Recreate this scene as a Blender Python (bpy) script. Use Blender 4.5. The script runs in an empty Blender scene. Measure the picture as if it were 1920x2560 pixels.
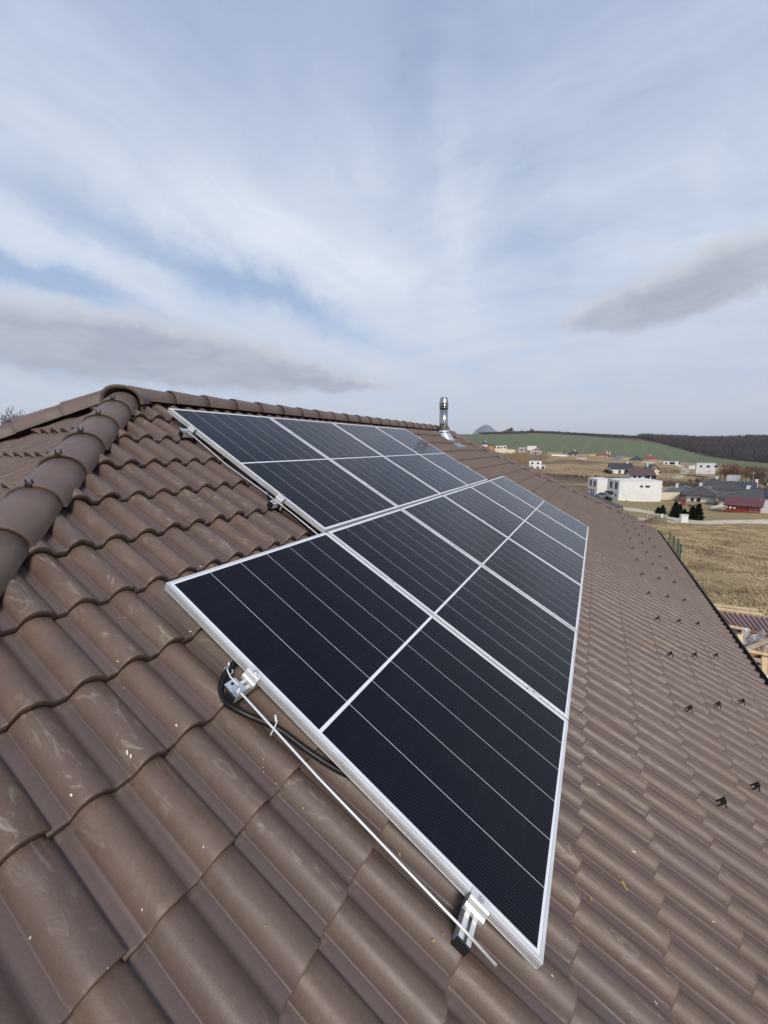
import bpy, math, random
import numpy as np
from mathutils import Matrix, Vector
rnd = random.Random(7)
PI = math.pi
S = bpy.context.scene
COL = S.collection
# ------------------------------------------------------------------ camera
CAM = np.array([-0.9926818, -3.11077535, -0.34334445])
AX = np.array([[0.46488032, -0.14385855, 0.87360804],
               [-0.8853113, -0.06383145, 0.46059684],
               [-0.01049712, -0.98753747, -0.15703358]])      # columns: right, down, forward
cd = bpy.data.cameras.new('camera'); cam = bpy.data.objects.new('camera', cd); COL.objects.link(cam)
cd.sensor_fit = 'HORIZONTAL'; cd.sensor_width = 36; cd.lens = 36 * 1002.05 / 1920
cd.clip_start = 0.05; cd.clip_end = 40000
M = Matrix.Identity(4)
for i in range(3):
    M[i][0] = AX[i, 0]; M[i][1] = -AX[i, 1]; M[i][2] = -AX[i, 2]; M[i][3] = CAM[i]
cam.matrix_world = M
S.camera = cam
# ------------------------------------------------------------------ sky, sun, exposure
SUN_EL, SUN_AZ = math.radians(38), math.radians(-137)      # azimuth counted from +x towards +y
S.view_settings.view_transform = 'Standard'; S.view_settings.look = 'None'
S.view_settings.exposure = 0.60; S.view_settings.gamma = 1.0
sd = bpy.data.lights.new('sun', 'SUN'); sd.energy = 2.0; sd.angle = math.radians(16); sd.color = (1.0, 0.955, 0.89)
so = bpy.data.objects.new('sun', sd); COL.objects.link(so)
sv = Vector((math.cos(SUN_EL) * math.cos(SUN_AZ), math.cos(SUN_EL) * math.sin(SUN_AZ), math.sin(SUN_EL)))
so.rotation_euler = sv.to_track_quat('Z', 'Y').to_euler(); so.location = (0, 0, 30)

class NT:
    """small helper to write node graphs"""
    def __init__(s, tree): s.t = tree; s.n = tree.nodes; s.l = tree.links
    def put(s, sock, v):
        if v is None: return
        if isinstance(v, bpy.types.NodeSocket): s.l.new(v, sock)
        elif isinstance(v, (tuple, list)) and len(v) == 3 and sock.type == 'RGBA': sock.default_value = (*v, 1)
        else: sock.default_value = v
    def m(s, op, a, b=None, c=None, clamp=False):
        n = s.n.new('ShaderNodeMath'); n.operation = op; n.use_clamp = clamp
        for i, v in enumerate((a, b, c)): s.put(n.inputs[i], v)
        return n.outputs[0]
    def mix(s, f, a, b, bt='MIX'):
        n = s.n.new('ShaderNodeMix'); n.data_type = 'RGBA'; n.blend_type = bt
        s.put(n.inputs[0], f); s.put(n.inputs[6], a); s.put(n.inputs[7], b)
        return n.outputs[2]
    def ramp(s, v, lo, hi, a=0.0, b=1.0, smooth=True):
        n = s.n.new('ShaderNodeMapRange'); n.interpolation_type = 'SMOOTHSTEP' if smooth else 'LINEAR'
        for i, q in enumerate((v, lo, hi, a, b)): s.put(n.inputs[i], q)
        return n.outputs[0]
    def noise(s, vec, scale, detail=4, rough=0.55, dist=0.0, col=False):
        n = s.n.new('ShaderNodeTexNoise'); s.put(n.inputs['Vector'], vec)
        n.inputs['Scale'].default_value = scale; n.inputs['Detail'].default_value = detail
        n.inputs['Roughness'].default_value = rough; n.inputs['Distortion'].default_value = dist
        return n.outputs[1 if col else 0]
    def vm(s, op, a, b=None):
        n = s.n.new('ShaderNodeVectorMath'); n.operation = op
        s.put(n.inputs[0], a)
        if b is not None: s.put(n.inputs[1], b)
        return n.outputs[0]
    def scale(s, vec, sc, rot=(0, 0, 0), loc=(0, 0, 0)):
        n = s.n.new('ShaderNodeMapping'); s.put(n.inputs[0], vec)
        n.inputs['Scale'].default_value = sc; n.inputs['Rotation'].default_value = rot; n.inputs['Location'].default_value = loc
        return n.outputs[0]
    def sep(s, v):
        n = s.n.new('ShaderNodeSeparateXYZ'); s.put(n.inputs[0], v); return n.outputs
    def comb(s, x, y, z):
        n = s.n.new('ShaderNodeCombineXYZ')
        for i, q in enumerate((x, y, z)): s.put(n.inputs[i], q)
        return n.outputs[0]

def build_sky():
    w = bpy.data.worlds.new('World'); S.world = w; w.use_nodes = True
    t = NT(w.node_tree); t.n.clear()
    sky = t.n.new('ShaderNodeTexSky'); sky.sky_type = 'NISHITA'; sky.sun_disc = False
    sky.sun_elevation = SUN_EL; sky.sun_rotation = PI / 2 - SUN_AZ; sky.dust_density = 1.5; sky.air_density = 1.0
    base = t.mix(1.0, sky.outputs[0], (0.075, 0.075, 0.075), 'MULTIPLY')
    tc = t.n.new('ShaderNodeTexCoord'); D = tc.outputs['Generated']
    d = t.sep(t.vm('NORMALIZE', D))
    el = t.m('MULTIPLY', t.m('ARCSINE', d[2]), 180 / PI)
    az = t.m('MULTIPLY', t.m('ARCTAN2', d[1], d[0]), 180 / PI)
    zz = t.m('ADD', t.m('MAXIMUM', d[2], 0.0), 0.16)
    P = t.comb(t.m('DIVIDE', d[0], zz), t.m('DIVIDE', d[1], zz), 0.0)       # cloud deck plane
    wob = t.sep(t.noise(D, 3.0, 9, 0.62, col=True)); wob2 = t.sep(t.noise(t.vm('ADD', D, (5.0, 3.0, 1.0)), 10.0, 8, 0.65, col=True))
    cx = lambda o, k: t.m('MULTIPLY', t.m('SUBTRACT', o, 0.5), k)
    azw = t.m('ADD', az, t.m('ADD', cx(wob[0], 20), cx(wob2[0], 7)))
    elw = t.m('ADD', el, t.m('ADD', cx(wob[1], 9), cx(wob2[1], 3.2)))
    def blob(a, e, sa, se, tilt=0.0, az_=azw, el_=elw):
        c, s = math.cos(math.radians(tilt)), math.sin(math.radians(tilt))
        x = t.m('SUBTRACT', az_, a); y = t.m('SUBTRACT', el_, e)
        u = t.m('DIVIDE', t.m('ADD', t.m('MULTIPLY', x, c), t.m('MULTIPLY', y, s)), sa)
        v = t.m('DIVIDE', t.m('SUBTRACT', t.m('MULTIPLY', y, c), t.m('MULTIPLY', x, s)), se)
        return t.m('EXPONENT', t.m('MULTIPLY', t.m('ADD', t.m('MULTIPLY', u, u), t.m('MULTIPLY', v, v)), -1.0))
    def add(*a):
        r = a[0]
        for q in a[1:]: r = t.m('ADD', r, q)
        return r
    # cirrus: stretched fibres in two directions over soft patches
    warp = t.vm('ADD', P, t.vm('MULTIPLY', t.noise(P, 1.2, 5, 0.6, col=True), (0.55, 0.55, 0.0)))
    f1 = t.noise(t.scale(warp, (0.45, 2.6, 1), (0, 0, math.radians(30))), 1.3, 11, 0.62)
    f2 = t.noise(t.scale(warp, (3.2, 0.7, 1), (0, 0, math.radians(34)), (4, 2, 0)), 1.2, 11, 0.66)
    f3 = t.noise(warp, 0.62, 9, 0.58)
    puff = t.noise(warp, 2.6, 10, 0.66)
    leftness = t.ramp(az, 18, 34)
    fib = t.mix(leftness, f2, f1)
    veil = add(cx(fib, 1.5), cx(f3, 1.2), cx(puff, 0.9))
    band = add(t.m('MULTIPLY', blob(42, 24.5, 26, 4.5, 16), 0.60), t.m('MULTIPLY', blob(61, 19.5, 12, 2.6, 12), 0.35),
               t.m('MULTIPLY', blob(25, 13, 18, 4.5, 5), 0.5), t.m('MULTIPLY', blob(29, 31, 8, 8, 30), 0.32),
               t.m('MULTIPLY', blob(17.5, 29, 2.6, 9, 0), 0.50), t.m('MULTIPLY', blob(60, 33, 14, 4, 20), 0.20))
    gaps = add(t.m('MULTIPLY', blob(40, 18.2, 17, 1.9, 17), 0.9), t.m('MULTIPLY', blob(66, 16.6, 10, 1.3, 6), 1.1),
               t.m('MULTIPLY', blob(62, 23, 14, 1.8, 14), 0.45), t.m('MULTIPLY', blob(8, 19, 9, 6, 0), 0.30), t.m('MULTIPLY', blob(22, 36, 4, 9, -20), 0.25))
    cov = add(t.m('MULTIPLY', veil, 0.62), t.m('MULTIPLY', band, 0.48), t.m('MULTIPLY', gaps, -0.66), 0.53)
    cov = t.m('MAXIMUM', t.m('MINIMUM', cov, 1.0), 0.0)
    low = t.ramp(el, 15.0, 1.0)
    cov = t.m('MAXIMUM', cov, t.m('MULTIPLY', low, t.m('ADD', 0.72, cx(puff, 0.6))))
    blue = t.mix(t.ramp(el, 4, 42), (0.33, 0.41, 0.56), (0.215, 0.285, 0.45))
    clear = t.mix(0.72, base, blue)
    white = t.mix(t.ramp(el, 3, 22), (0.44, 0.45, 0.49), (0.51, 0.55, 0.61))
    white = t.mix(t.ramp(el, 24, 44), white, (0.35, 0.40, 0.52))
    c1 = t.mix(cov, clear, white)
    # grey flat cumulus low down, pale along their upper edges
    azg = t.m('ADD', az, t.m('ADD', cx(wob[2], 9), cx(wob2[0], 8))); elg = t.m('ADD', el, t.m('ADD', cx(wob[0], 2.6), cx(wob2[1], 3.0)))
    def grey(shift, k):
        e2 = t.m('SUBTRACT', elg, shift); B = lambda a, e, sa, se, ti: blob(a, e, sa, se, ti, azg, e2)
        g_ = add(B(64, 11.6, 19, 3.9, 0), t.m('MULTIPLY', B(49, 10.6, 15, 2.6, 4), 1.15), t.m('MULTIPLY', B(33, 8.8, 9, 1.0, 6), 0.6),
                 t.m('MULTIPLY', B(-10, 17.2, 8, 2.6, -14), 0.85), t.m('MULTIPLY', B(-3, 15.6, 11, 2.3, -3), 0.9),
                 t.m('MULTIPLY', B(-4.0, 6.5, 2.8, 0.5, 0), 0.7), t.m('MULTIPLY', B(14, 11.2, 5, 0.8, 0), 0.35))
        return t.ramp(t.m('ADD', g_, cx(puff, k)), 0.22, 0.78)
    gm = grey(0.0, 0.9); core = grey(-1.1, 0.6)
    gcol = t.mix(core, (0.40, 0.415, 0.46), t.mix(t.ramp(puff, 0.35, 0.65), (0.255, 0.28, 0.34), (0.31, 0.335, 0.39)))
    c2 = t.mix(t.m('MULTIPLY', gm, 0.88), c1, gcol)
    c2 = t.mix(t.ramp(el, 0.5, -3), c2, (0.20, 0.19, 0.17))
    bg = t.n.new('ShaderNodeBackground'); t.put(bg.inputs[0], c2); bg.inputs[1].default_value = 1.0
    o = t.n.new('ShaderNodeOutputWorld'); t.l.new(bg.outputs[0], o.inputs[0])
build_sky()

# ------------------------------------------------------------------ materials
def mat(name, color=None, rough=0.6, metal=0.0, spec=0.5, fn=None):
    m = bpy.data.materials.new(name); m.use_nodes = True
    t = NT(m.node_tree); b = m.node_tree.nodes['Principled BSDF']
    b.inputs['Roughness'].default_value = rough; b.inputs['Metallic'].default_value = metal
    b.inputs['Specular IOR Level'].default_value = spec
    if color: b.inputs['Base Color'].default_value = (*color, 1)
    t.b = b
    tc = t.n.new('ShaderNodeTexCoord'); t.obj = tc.outputs['Object']
    g = t.n.new('ShaderNodeNewGeometry'); t.pos = g.outputs['Position']; t.nor = g.outputs['Normal']
    if fn: fn(t)
    return m
def bump(t, h, strength=0.4, dist=0.01):
    n = t.n.new('ShaderNodeBump'); n.inputs['Strength'].default_value = strength; n.inputs['Distance'].default_value = dist
    t.put(n.inputs['Height'], h); t.l.new(n.outputs[0], t.b.inputs['Normal'])
def attr(t, name, out='Fac'):
    n = t.n.new('ShaderNodeAttribute'); n.attribute_name = name; return n.outputs[out]
def weathered(c, amt=0.25, sc=3.0, rough=0.7, metal=0.0, bs=0.2, spec=0.5):
    def fn(t):
        a = t.noise(t.pos, sc, 5, 0.6); b_ = t.noise(t.pos, sc * 9, 3, 0.6)
        f = t.m('ADD', t.m('MULTIPLY', a, 0.7), t.m('MULTIPLY', b_, 0.3))
        col = t.mix(t.ramp(f, 0.3, 0.7), tuple(x * (1 - amt) for x in c), tuple(min(1, x * (1 + amt)) for x in c))
        t.put(t.b.inputs['Base Color'], col)
        if bs: bump(t, b_, bs, 0.005)
    return fn, rough, metal, spec
def wmat(name, c, *a, **k):
    fn, r, m_, s = weathered(c, *a, **k); return mat(name, None, r, m_, s, fn)

def tile_fn(stain):
    def fn(t):
        r = attr(t, 'tilernd'); uvw = attr(t, 'tuv', 'Vector')
        big = t.noise(t.pos, 0.9, 4, 0.6); mid = t.noise(t.pos, 7, 5, 0.6)
        fine = t.noise(t.pos, 420, 2, 0.7); grit = t.noise(t.pos, 130, 3, 0.7)
        c = t.mix(t.ramp(mid, 0.3, 0.7), (0.108, 0.066, 0.048), (0.138, 0.088, 0.064))
        c = t.mix(t.ramp(r, 0.0, 1.0, 0.0, 0.75), c, (0.108, 0.074, 0.063))
        # fine sand speckle
        c = t.mix(t.ramp(fine, 0.42, 0.75, 0, 0.25), c, (0.21, 0.165, 0.14))
        c = t.mix(t.ramp(grit, 0.5, 0.32, 0, 0.28), c, (0.055, 0.042, 0.037))
        # dried clay smears, drawn out down the slope
        sp = t.sep(uvw)
        sv_ = t.comb(t.m('MULTIPLY', sp[0], 26), t.m('MULTIPLY', sp[1], 7), t.m('MULTIPLY', r, 9))
        s1 = t.noise(sv_, 1.0, 6, 0.68, 1.6)
        zone = t.ramp(t.noise(uvw, 0.85, 3, 0.6), 0.38, 0.60)
        crest = t.ramp(attr(t, 'crest'), 0.25, 0.9)
        sm = t.m('MULTIPLY', t.m('MULTIPLY', t.ramp(s1, 0.52, 0.70), t.m('ADD', t.m('MULTIPLY', zone, 0.8), 0.12)), t.m('ADD', t.m('MULTIPLY', crest, 0.8), 0.2))
        c = t.mix(t.m('MULTIPLY', sm, stain), c, (0.27, 0.225, 0.175))
        s2 = t.noise(t.comb(t.m('MULTIPLY', sp[0], 70), t.m('MULTIPLY', sp[1], 22), r), 1.0, 5, 0.7, 2.0)
        sm2 = t.m('MULTIPLY', t.m('MULTIPLY', t.ramp(s2, 0.66, 0.74), zone), crest)
        c = t.mix(t.m('MULTIPLY', sm2, stain * 0.8), c, (0.42, 0.36, 0.28))
        fr_ = t.m('FRACT', t.m('DIVIDE', t.m('SUBTRACT', sp[1], 1.67), 0.337))
        lapd = t.m('MULTIPLY', t.m('MULTIPLY', t.ramp(fr_, 0.16, 0.0), t.ramp(attr(t, 'crest'), 0.6, 0.0)), t.ramp(t.noise(t.pos, 38, 5, 0.7), 0.42, 0.62))
        c = t.mix(t.m('MULTIPLY', lapd, 0.55), c, (0.30, 0.25, 0.19))
        c = t.mix(t.m('MULTIPLY', t.ramp(big, 0.35, 0.7), 0.35), c, (0.15, 0.108, 0.078))
        moss = t.m('MULTIPLY', t.ramp(t.noise(t.pos, 17, 6, 0.7), 0.60, 0.70), t.ramp(fr_, 0.80, 1.0))
        c = t.mix(t.m('MULTIPLY', moss, 0.55), c, (0.055, 0.045, 0.032))
        # darker, purplish tone in the valleys
        c = t.mix(t.m('MULTIPLY', t.ramp(attr(t, 'crest'), 0.5, 0.05), 0.5), c, (0.088, 0.064, 0.063))
        # dark brown noses, with the shade of the overlap gaps painted in
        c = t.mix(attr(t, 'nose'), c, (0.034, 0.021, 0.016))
        t.put(t.b.inputs['Base Color'], c)
        t.put(t.b.inputs['Roughness'], t.ramp(mid, 0.2, 0.8, 0.40, 0.56))
        h = t.m('ADD', t.m('MULTIPLY', fine, 0.5), t.m('ADD', t.m('MULTIPLY', grit, 0.6), t.m('MULTIPLY', t.noise(t.pos, 30, 3), 1.0)))
        bump(t, h, 0.35, 0.0022)
    return fn
M_tile = mat('brown_concrete_tile', None, 0.55, 0, 0.45, tile_fn(1.0))
def cap_fn(t):
    mid = t.noise(t.pos, 6, 5, 0.6); fine = t.noise(t.pos, 420, 2, 0.7); grit = t.noise(t.pos, 120, 3, 0.7)
    c = t.mix(t.ramp(mid, 0.3, 0.7), (0.108, 0.071, 0.058), (0.136, 0.092, 0.075))
    c = t.mix(t.ramp(fine, 0.42, 0.75, 0, 0.3), c, (0.23, 0.19, 0.17))
    c = t.mix(t.ramp(grit, 0.5, 0.32, 0, 0.25), c, (0.055, 0.042, 0.037))
    sm = t.ramp(t.noise(t.scale(t.pos, (3, 3, 8)), 4, 6, 0.7, 1.5), 0.62, 0.74)
    c = t.mix(t.m('MULTIPLY', sm, 0.35), c, (0.3, 0.26, 0.22))
    t.put(t.b.inputs['Base Color'], c); bump(t, t.m('ADD', fine, grit), 0.3, 0.002)
M_cap = mat('brown_ridge_tile', None, 0.55, 0, 0.45, cap_fn)
def alu_fn(t):
    a = t.noise(t.pos, 60, 3, 0.6); b_ = t.noise(t.pos, 5, 4, 0.6)
    t.put(t.b.inputs['Base Color'], t.mix(t.ramp(b_, 0.3, 0.7), (0.58, 0.58, 0.57), (0.70, 0.70, 0.69)))
    t.put(t.b.inputs['Roughness'], t.ramp(a, 0.3, 0.7, 0.32, 0.5))
M_alu = mat('anodised_aluminium', (0.7, 0.7, 0.69), 0.4, 0.45, 0.5, alu_fn)
M_zinc = wmat('zinc_plated_steel', (0.62, 0.64, 0.66), 0.25, 40, 0.38, 0.8, 0.1)
M_steel = mat('polished_stainless', (0.40, 0.385, 0.36), 0.18, 1.0)
M_lead = wmat('grey_flashing', (0.30, 0.33, 0.35), 0.3, 20, 0.4, 0.6, 0.2)
M_blackpl = mat('black_plastic', (0.012, 0.012, 0.013), 0.38, 0, 0.5)
M_conduit = mat('black_corrugated_plastic', (0.010, 0.010, 0.011), 0.42, 0, 0.5)
M_whitepl = mat('white_nylon', (0.72, 0.74, 0.75), 0.4)
M_darkmetal = wmat('dark_brown_painted_metal', (0.032, 0.022, 0.019), 0.2, 8, 0.42, 0.0, 0.05)
M_gutter = wmat('dark_brown_gutter', (0.030, 0.018, 0.016), 0.2, 5, 0.35, 0.0, 0.05)
M_membrane = mat('roof_membrane', (0.02, 0.018, 0.017), 0.9)
M_plaster = wmat('white_plaster', (0.72, 0.71, 0.68), 0.06, 0.4, 0.85, 0, 0.1)
M_crumb = wmat('pale_mortar_crumb', (0.62, 0.58, 0.50), 0.3, 30, 0.9, 0, 0.1)
M_leaf = wmat('dry_leaf', (0.34, 0.22, 0.09), 0.35, 60, 0.8, 0, 0.1)

PW, PH, PG = 1.134, 1.762, 0.020
def glass_fn(t):
    s = t.sep(t.obj); x, y = s[0], s[1]
    mx, my, mid = 0.0225, 0.0225, 0.007
    cw = (PW - 2 * mx) / 6; ch = (PH / 2 - my - mid) / 9
    yy = t.m('ABSOLUTE', t.m('SUBTRACT', y, PH / 2))              # mirrored about the middle bar
    yc = t.m('SUBTRACT', yy, mid)
    xc = t.m('SUBTRACT', x, mx)
    fx = t.m('SUBTRACT', xc, t.m('MULTIPLY', t.m('ROUND', t.m('DIVIDE', xc, cw)), cw))
    gapx = t.m('LESS_THAN', t.m('ABSOLUTE', fx), 0.0011)
    fy = t.m('SUBTRACT', yc, t.m('MULTIPLY', t.m('ROUND', t.m('DIVIDE', yc, ch)), ch))
    gapy = t.m('LESS_THAN', t.m('ABSOLUTE', fy), 0.0010)
    bw = cw / 16
    fb = t.m('SUBTRACT', t.m('FRACT', t.m('DIVIDE', xc, bw)), 0.5)
    bus = t.m('LESS_THAN', t.m('ABSOLUTE', fb), 0.032)
    finger = t.m('MULTIPLY', bus, t.m('LESS_THAN', t.m('ABSOLUTE', t.m('SUBTRACT', t.m('ABSOLUTE', fy), 0.0042)), 0.0012))
    c = t.mix(t.noise(t.obj, 1.2, 2, 0.5), (0.0025, 0.0025, 0.0065), (0.0045, 0.0045, 0.010))
    c = t.mix(t.m('MULTIPLY', bus, 0.5), c, (0.06, 0.062, 0.085))
    c = t.mix(t.m('MULTIPLY', gapy, 0.7), c, (0.003, 0.003, 0.005))
    c = t.mix(t.m('MULTIPLY', finger, 0.75), c, (0.13, 0.135, 0.16))
    c = t.mix(gapx, c, (0.50, 0.50, 0.50))
    edge = t.m('MAXIMUM', t.m('LESS_THAN', t.m('MINIMUM', x, t.m('SUBTRACT', PW, x)), mx - 0.001),
               t.m('LESS_THAN', t.m('MINIMUM', y, t.m('SUBTRACT', PH, y)), my - 0.001))
    bar = t.m('LESS_THAN', yc, 0.0)
    c = t.mix(t.m('MAXIMUM', edge, bar), c, (0.66, 0.66, 0.70))
    dust = t.ramp(t.noise(t.pos, 3.5, 6, 0.7), 0.5, 0.85, 0, 0.009)
    c = t.mix(dust, c, (0.4, 0.38, 0.34))
    t.put(t.b.inputs['Base Color'], c)
    t.put(t.b.inputs['Roughness'], t.ramp(t.noise(t.pos, 7, 4, 0.6), 0.3, 0.7, 0.14, 0.19))
    t.b.inputs['IOR'].default_value = 1.26
M_glass = mat('solar_cells_under_glass', None, 0.12, 0, 0.5, glass_fn)

# ------------------------------------------------------------------ mesh helpers
class MB:
    def __init__(s): s.v = []; s.f = []; s.mi = []
    def add(s, vs, fs, mi=0):
        o = len(s.v); s.v += [tuple(map(float, v)) for v in vs]
        s.f += [tuple(i + o for i in f) for f in fs]; s.mi += [mi] * len(fs); return s
    def box(s, lo, hi, mi=0):
        x0, y0, z0 = lo; x1, y1, z1 = hi
        return s.add([(x0,y0,z0),(x1,y0,z0),(x1,y1,z0),(x0,y1,z0),(x0,y0,z1),(x1,y0,z1),(x1,y1,z1),(x0,y1,z1)],
                     [(0,3,2,1),(4,5,6,7),(0,1,5,4),(1,2,6,5),(2,3,7,6),(3,0,4,7)], mi)
    def hexa(s, v8, mi=0): return s.add(v8, [(0,3,2,1),(4,5,6,7),(0,1,5,4),(1,2,6,5),(2,3,7,6),(3,0,4,7)], mi)
    def beam(s, a, b, w, h, up=(0, 0, 1), mi=0):
        a = np.array(a, float); b = np.array(b, float); d = b - a; d /= np.linalg.norm(d)
        up = np.array(up, float); sx = np.cross(d, up)
        if np.linalg.norm(sx) < 1e-6: sx = np.cross(d, (1, 0, 0))
        sx /= np.linalg.norm(sx); u = np.cross(sx, d)
        vs = []
        for p in (a, b):
            for q, r in ((-1, -1), (1, -1), (1, 1), (-1, 1)): vs.append(p + sx * w / 2 * q + u * h / 2 * r)
        return s.add(vs, [(3,2,1,0),(4,5,6,7),(0,1,5,4),(1,2,6,5),(2,3,7,6),(3,0,4,7)], mi)
    def tube(s, pts, r, n=10, mi=0, caps=True):
        pts = [np.array(p, float) for p in pts]; rs = r if hasattr(r, '__len__') else [r] * len(pts)
        o = len(s.v); prev = None
        for i, p in enumerate(pts):
            d = pts[min(i + 1, len(pts) - 1)] - pts[max(i - 1, 0)]; d /= (np.linalg.norm(d) + 1e-12)
            if prev is None:
                a = np.cross(d, (0, 0, 1))
                if np.linalg.norm(a) < 1e-4: a = np.cross(d, (1, 0, 0))
            else: a = prev - d * np.dot(prev, d)
            a /= np.linalg.norm(a); prev = a; b = np.cross(d, a)
            for k in range(n):
                q = 2 * PI * k / n; s.v.append(tuple(p + (a * math.cos(q) + b * math.sin(q)) * rs[i]))
        for i in range(len(pts) - 1):
            for k in range(n):
                k2 = (k + 1) % n
                s.f.append((o + i*n + k, o + i*n + k2, o + (i+1)*n + k2, o + (i+1)*n + k)); s.mi.append(mi)
        if caps:
            s.f.append(tuple(o + k for k in range(n))[::-1]); s.mi.append(mi)
            s.f.append(tuple(o + (len(pts)-1)*n + k for k in range(n))); s.mi.append(mi)
        return s
    def lathe(s, c, prof, n=24, mi=0):
        return s.tube([(c[0], c[1], c[2] + z) for r, z in prof], [r for r, z in prof], n, mi)
def link(o, parent=None):
    COL.objects.link(o)
    if parent is not None: o.parent = parent
    return o
def origin_of(o):
    m = np.zeros(3)
    while o is not None: m += np.array(o.location); o = o.parent
    return m
def obj(name, mb, mats, parent=None, smooth=False, local=False, origin=None, attrs=None):
    """links a mesh object; vertices come in world coordinates unless local is set"""
    v = np.array(mb.v if isinstance(mb, MB) else mb[0], float); f = mb.f if isinstance(mb, MB) else mb[1]
    mi = mb.mi if isinstance(mb, MB) else None
    loc = np.zeros(3)
    if not local:
        if parent is not None: v = v - origin_of(parent)
        else:
            loc = np.array(origin) if origin is not None else np.array([(v[:,0].min()+v[:,0].max())/2, (v[:,1].min()+v[:,1].max())/2, v[:,2].min()])
            v = v - loc
    me = bpy.data.meshes.new(name)
    if isinstance(f, np.ndarray):
        n = len(f); me.vertices.add(len(v)); me.vertices.foreach_set('co', v.astype(np.float32).ravel())
        k = f.shape[1]; me.loops.add(n * k); me.loops.foreach_set('vertex_index', f.astype(np.int32).ravel())
        me.polygons.add(n); me.polygons.foreach_set('loop_start', np.arange(0, n * k, k, dtype=np.int32))
        me.polygons.foreach_set('loop_total', np.full(n, k, dtype=np.int32)); me.update(calc_edges=True)
    else: me.from_pydata([tuple(q) for q in v], [], f)
    for m_ in (mats if isinstance(mats, (list, tuple)) else [mats]): me.materials.append(m_)
    if mi is not None and len(me.materials) > 1: me.polygons.foreach_set('material_index', mi)
    if attrs:
        for k, (typ, data) in attrs.items():
            a = me.attributes.new(k, typ, 'POINT')
            a.data.foreach_set({'FLOAT': 'value', 'FLOAT_VECTOR': 'vector', 'FLOAT_COLOR': 'color'}[typ], np.asarray(data, np.float32).ravel())
    if smooth: me.polygons.foreach_set('use_smooth', [True] * len(me.polygons))
    o = bpy.data.objects.new(name, me); o.location = loc; return link(o, parent)
def tag(o, label=None, cat=None, group=None, kind=None):
    if label: o['label'] = label
    if cat: o['category'] = cat
    if group: o['group'] = group
    if kind: o['kind'] = kind
    return o
def thing(name, loc, label, cat, group=None):
    o = bpy.data.objects.new(name, None); o.location = tuple(map(float, loc)); o.empty_display_size = 0.2
    COL.objects.link(o); return tag(o, label, cat, group)

# roof frame: u along the eave, v down the slope, w into the roof; the panels' glass lies at w = 0
cT, sT = math.cos(math.radians(30)), math.sin(math.radians(30))
def main_face(u, v, w): return np.stack([u + 0*v, -cT * v + sT * w, -sT * v - cT * w], -1)
def left_face(u, v, w): return np.stack([0.69 - cT * v + sT * w, 0.38 - u + 0*w, -sT * v - cT * w], -1)
def back_face(u, v, w): return np.stack([-u + 0*v, 0.76 + cT * v - sT * w, -sT * v - cT * w], -1)
KF = 9.05                                                    # far hip lies on x + y = KF
def far_face(u, v, w): return np.stack([KF - 0.0 + cT * v - sT * w, 0.0 + u + 0*w, -sT * v - cT * w], -1)
MF = np.array([[1, 0, 0], [0, -cT, sT], [0, -sT, -cT]])
def W(u, v, w): return MF @ np.array([u, v, w], float)
V_EAVE = 1.67 + 12 * 0.337                                   # front of the last course
GA = 0.337
Y_EAVE = -cT * V_EAVE + sT * 0.11; X_EAVE = 0.69 - cT * V_EAVE + sT * 0.11
Y_BACK = 0.76 - Y_EAVE; X_FAR = KF - Y_EAVE
Z_EAVE = -sT * V_EAVE - cT * 0.11
YR = 0.38; ZR = (sT * YR - 0.11) / cT

# ------------------------------------------------------------------ terrain
def lerp(x, xs, ys): return np.interp(x, xs, ys)
def TZ(x, y):
    x = np.asarray(x, float); y = np.asarray(y, float)
    z0 = lerp(x, [-60, 9, 16, 22, 45, 64, 86, 116, 135, 152, 200, 240, 270, 300, 330, 380, 440, 500, 560, 650, 760, 900, 1000, 1200, 2000, 5000, 14000],
                 [-6, -6, -6.3, -6.9, -9.0, -11.2, -14, -15.7, -16.2, -17, -17.6, -17.8, -18.0, -17.2, -16.6, -14.4, -11.8, -9.5, -7.5, -3.0, 6.0, 16.0, 20.5, 18, -5, -40, -60])
    ti = lerp(x, [150, 250, 300, 440, 650, 900, 1200, 3000], [0, 0.05, 0.06, 0.088, 0.11, 0.10, 0.05, 0])
    yy = np.clip(y, -190, 120)
    bump_ = lerp(x, [180, 300, 520, 900, 1200], [0, 0.25, 0.8, 1.4, 0]) * np.sin(x * 0.021 + 1.0) * np.sin(y * 0.027)
    near = np.clip((x - 14) / 20, 0, 1) * np.clip((300 - x) / 100, 0, 1) * (0.10 * np.sin(x * 0.41 + 1.3 * np.sin(y * 0.23)) + 0.12 * np.sin(y * 0.37 + x * 0.13))
    side = np.clip((np.abs(y) - 6) / 60, 0, 1) * np.clip((20 - x) / 30, 0, 1) * 1.5
    return z0 + ti * yy + bump_ + near - side
def ray(px, py): return AX @ np.array([(px - 960) / 1002.05, (py - 1280) / 1002.05, 1.0])
def at(px, py, D): return CAM + D * ray(px, py)
def at_z(px, py, z):
    d = ray(px, py); return CAM + d * ((z - CAM[2]) / d[2])
def at_v(px, py, w=0.0):
    d = MF.T @ ray(px, py); c = MF.T @ CAM; k = (w - c[2]) / d[2]; return c + k * d       # roof coordinates
def on_ground(px, py, D):
    """point of the ground below or above the place seen at depth D"""
    p = at(px, py, D); return np.array([p[0], p[1], float(TZ(p[0], p[1]))])

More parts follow.
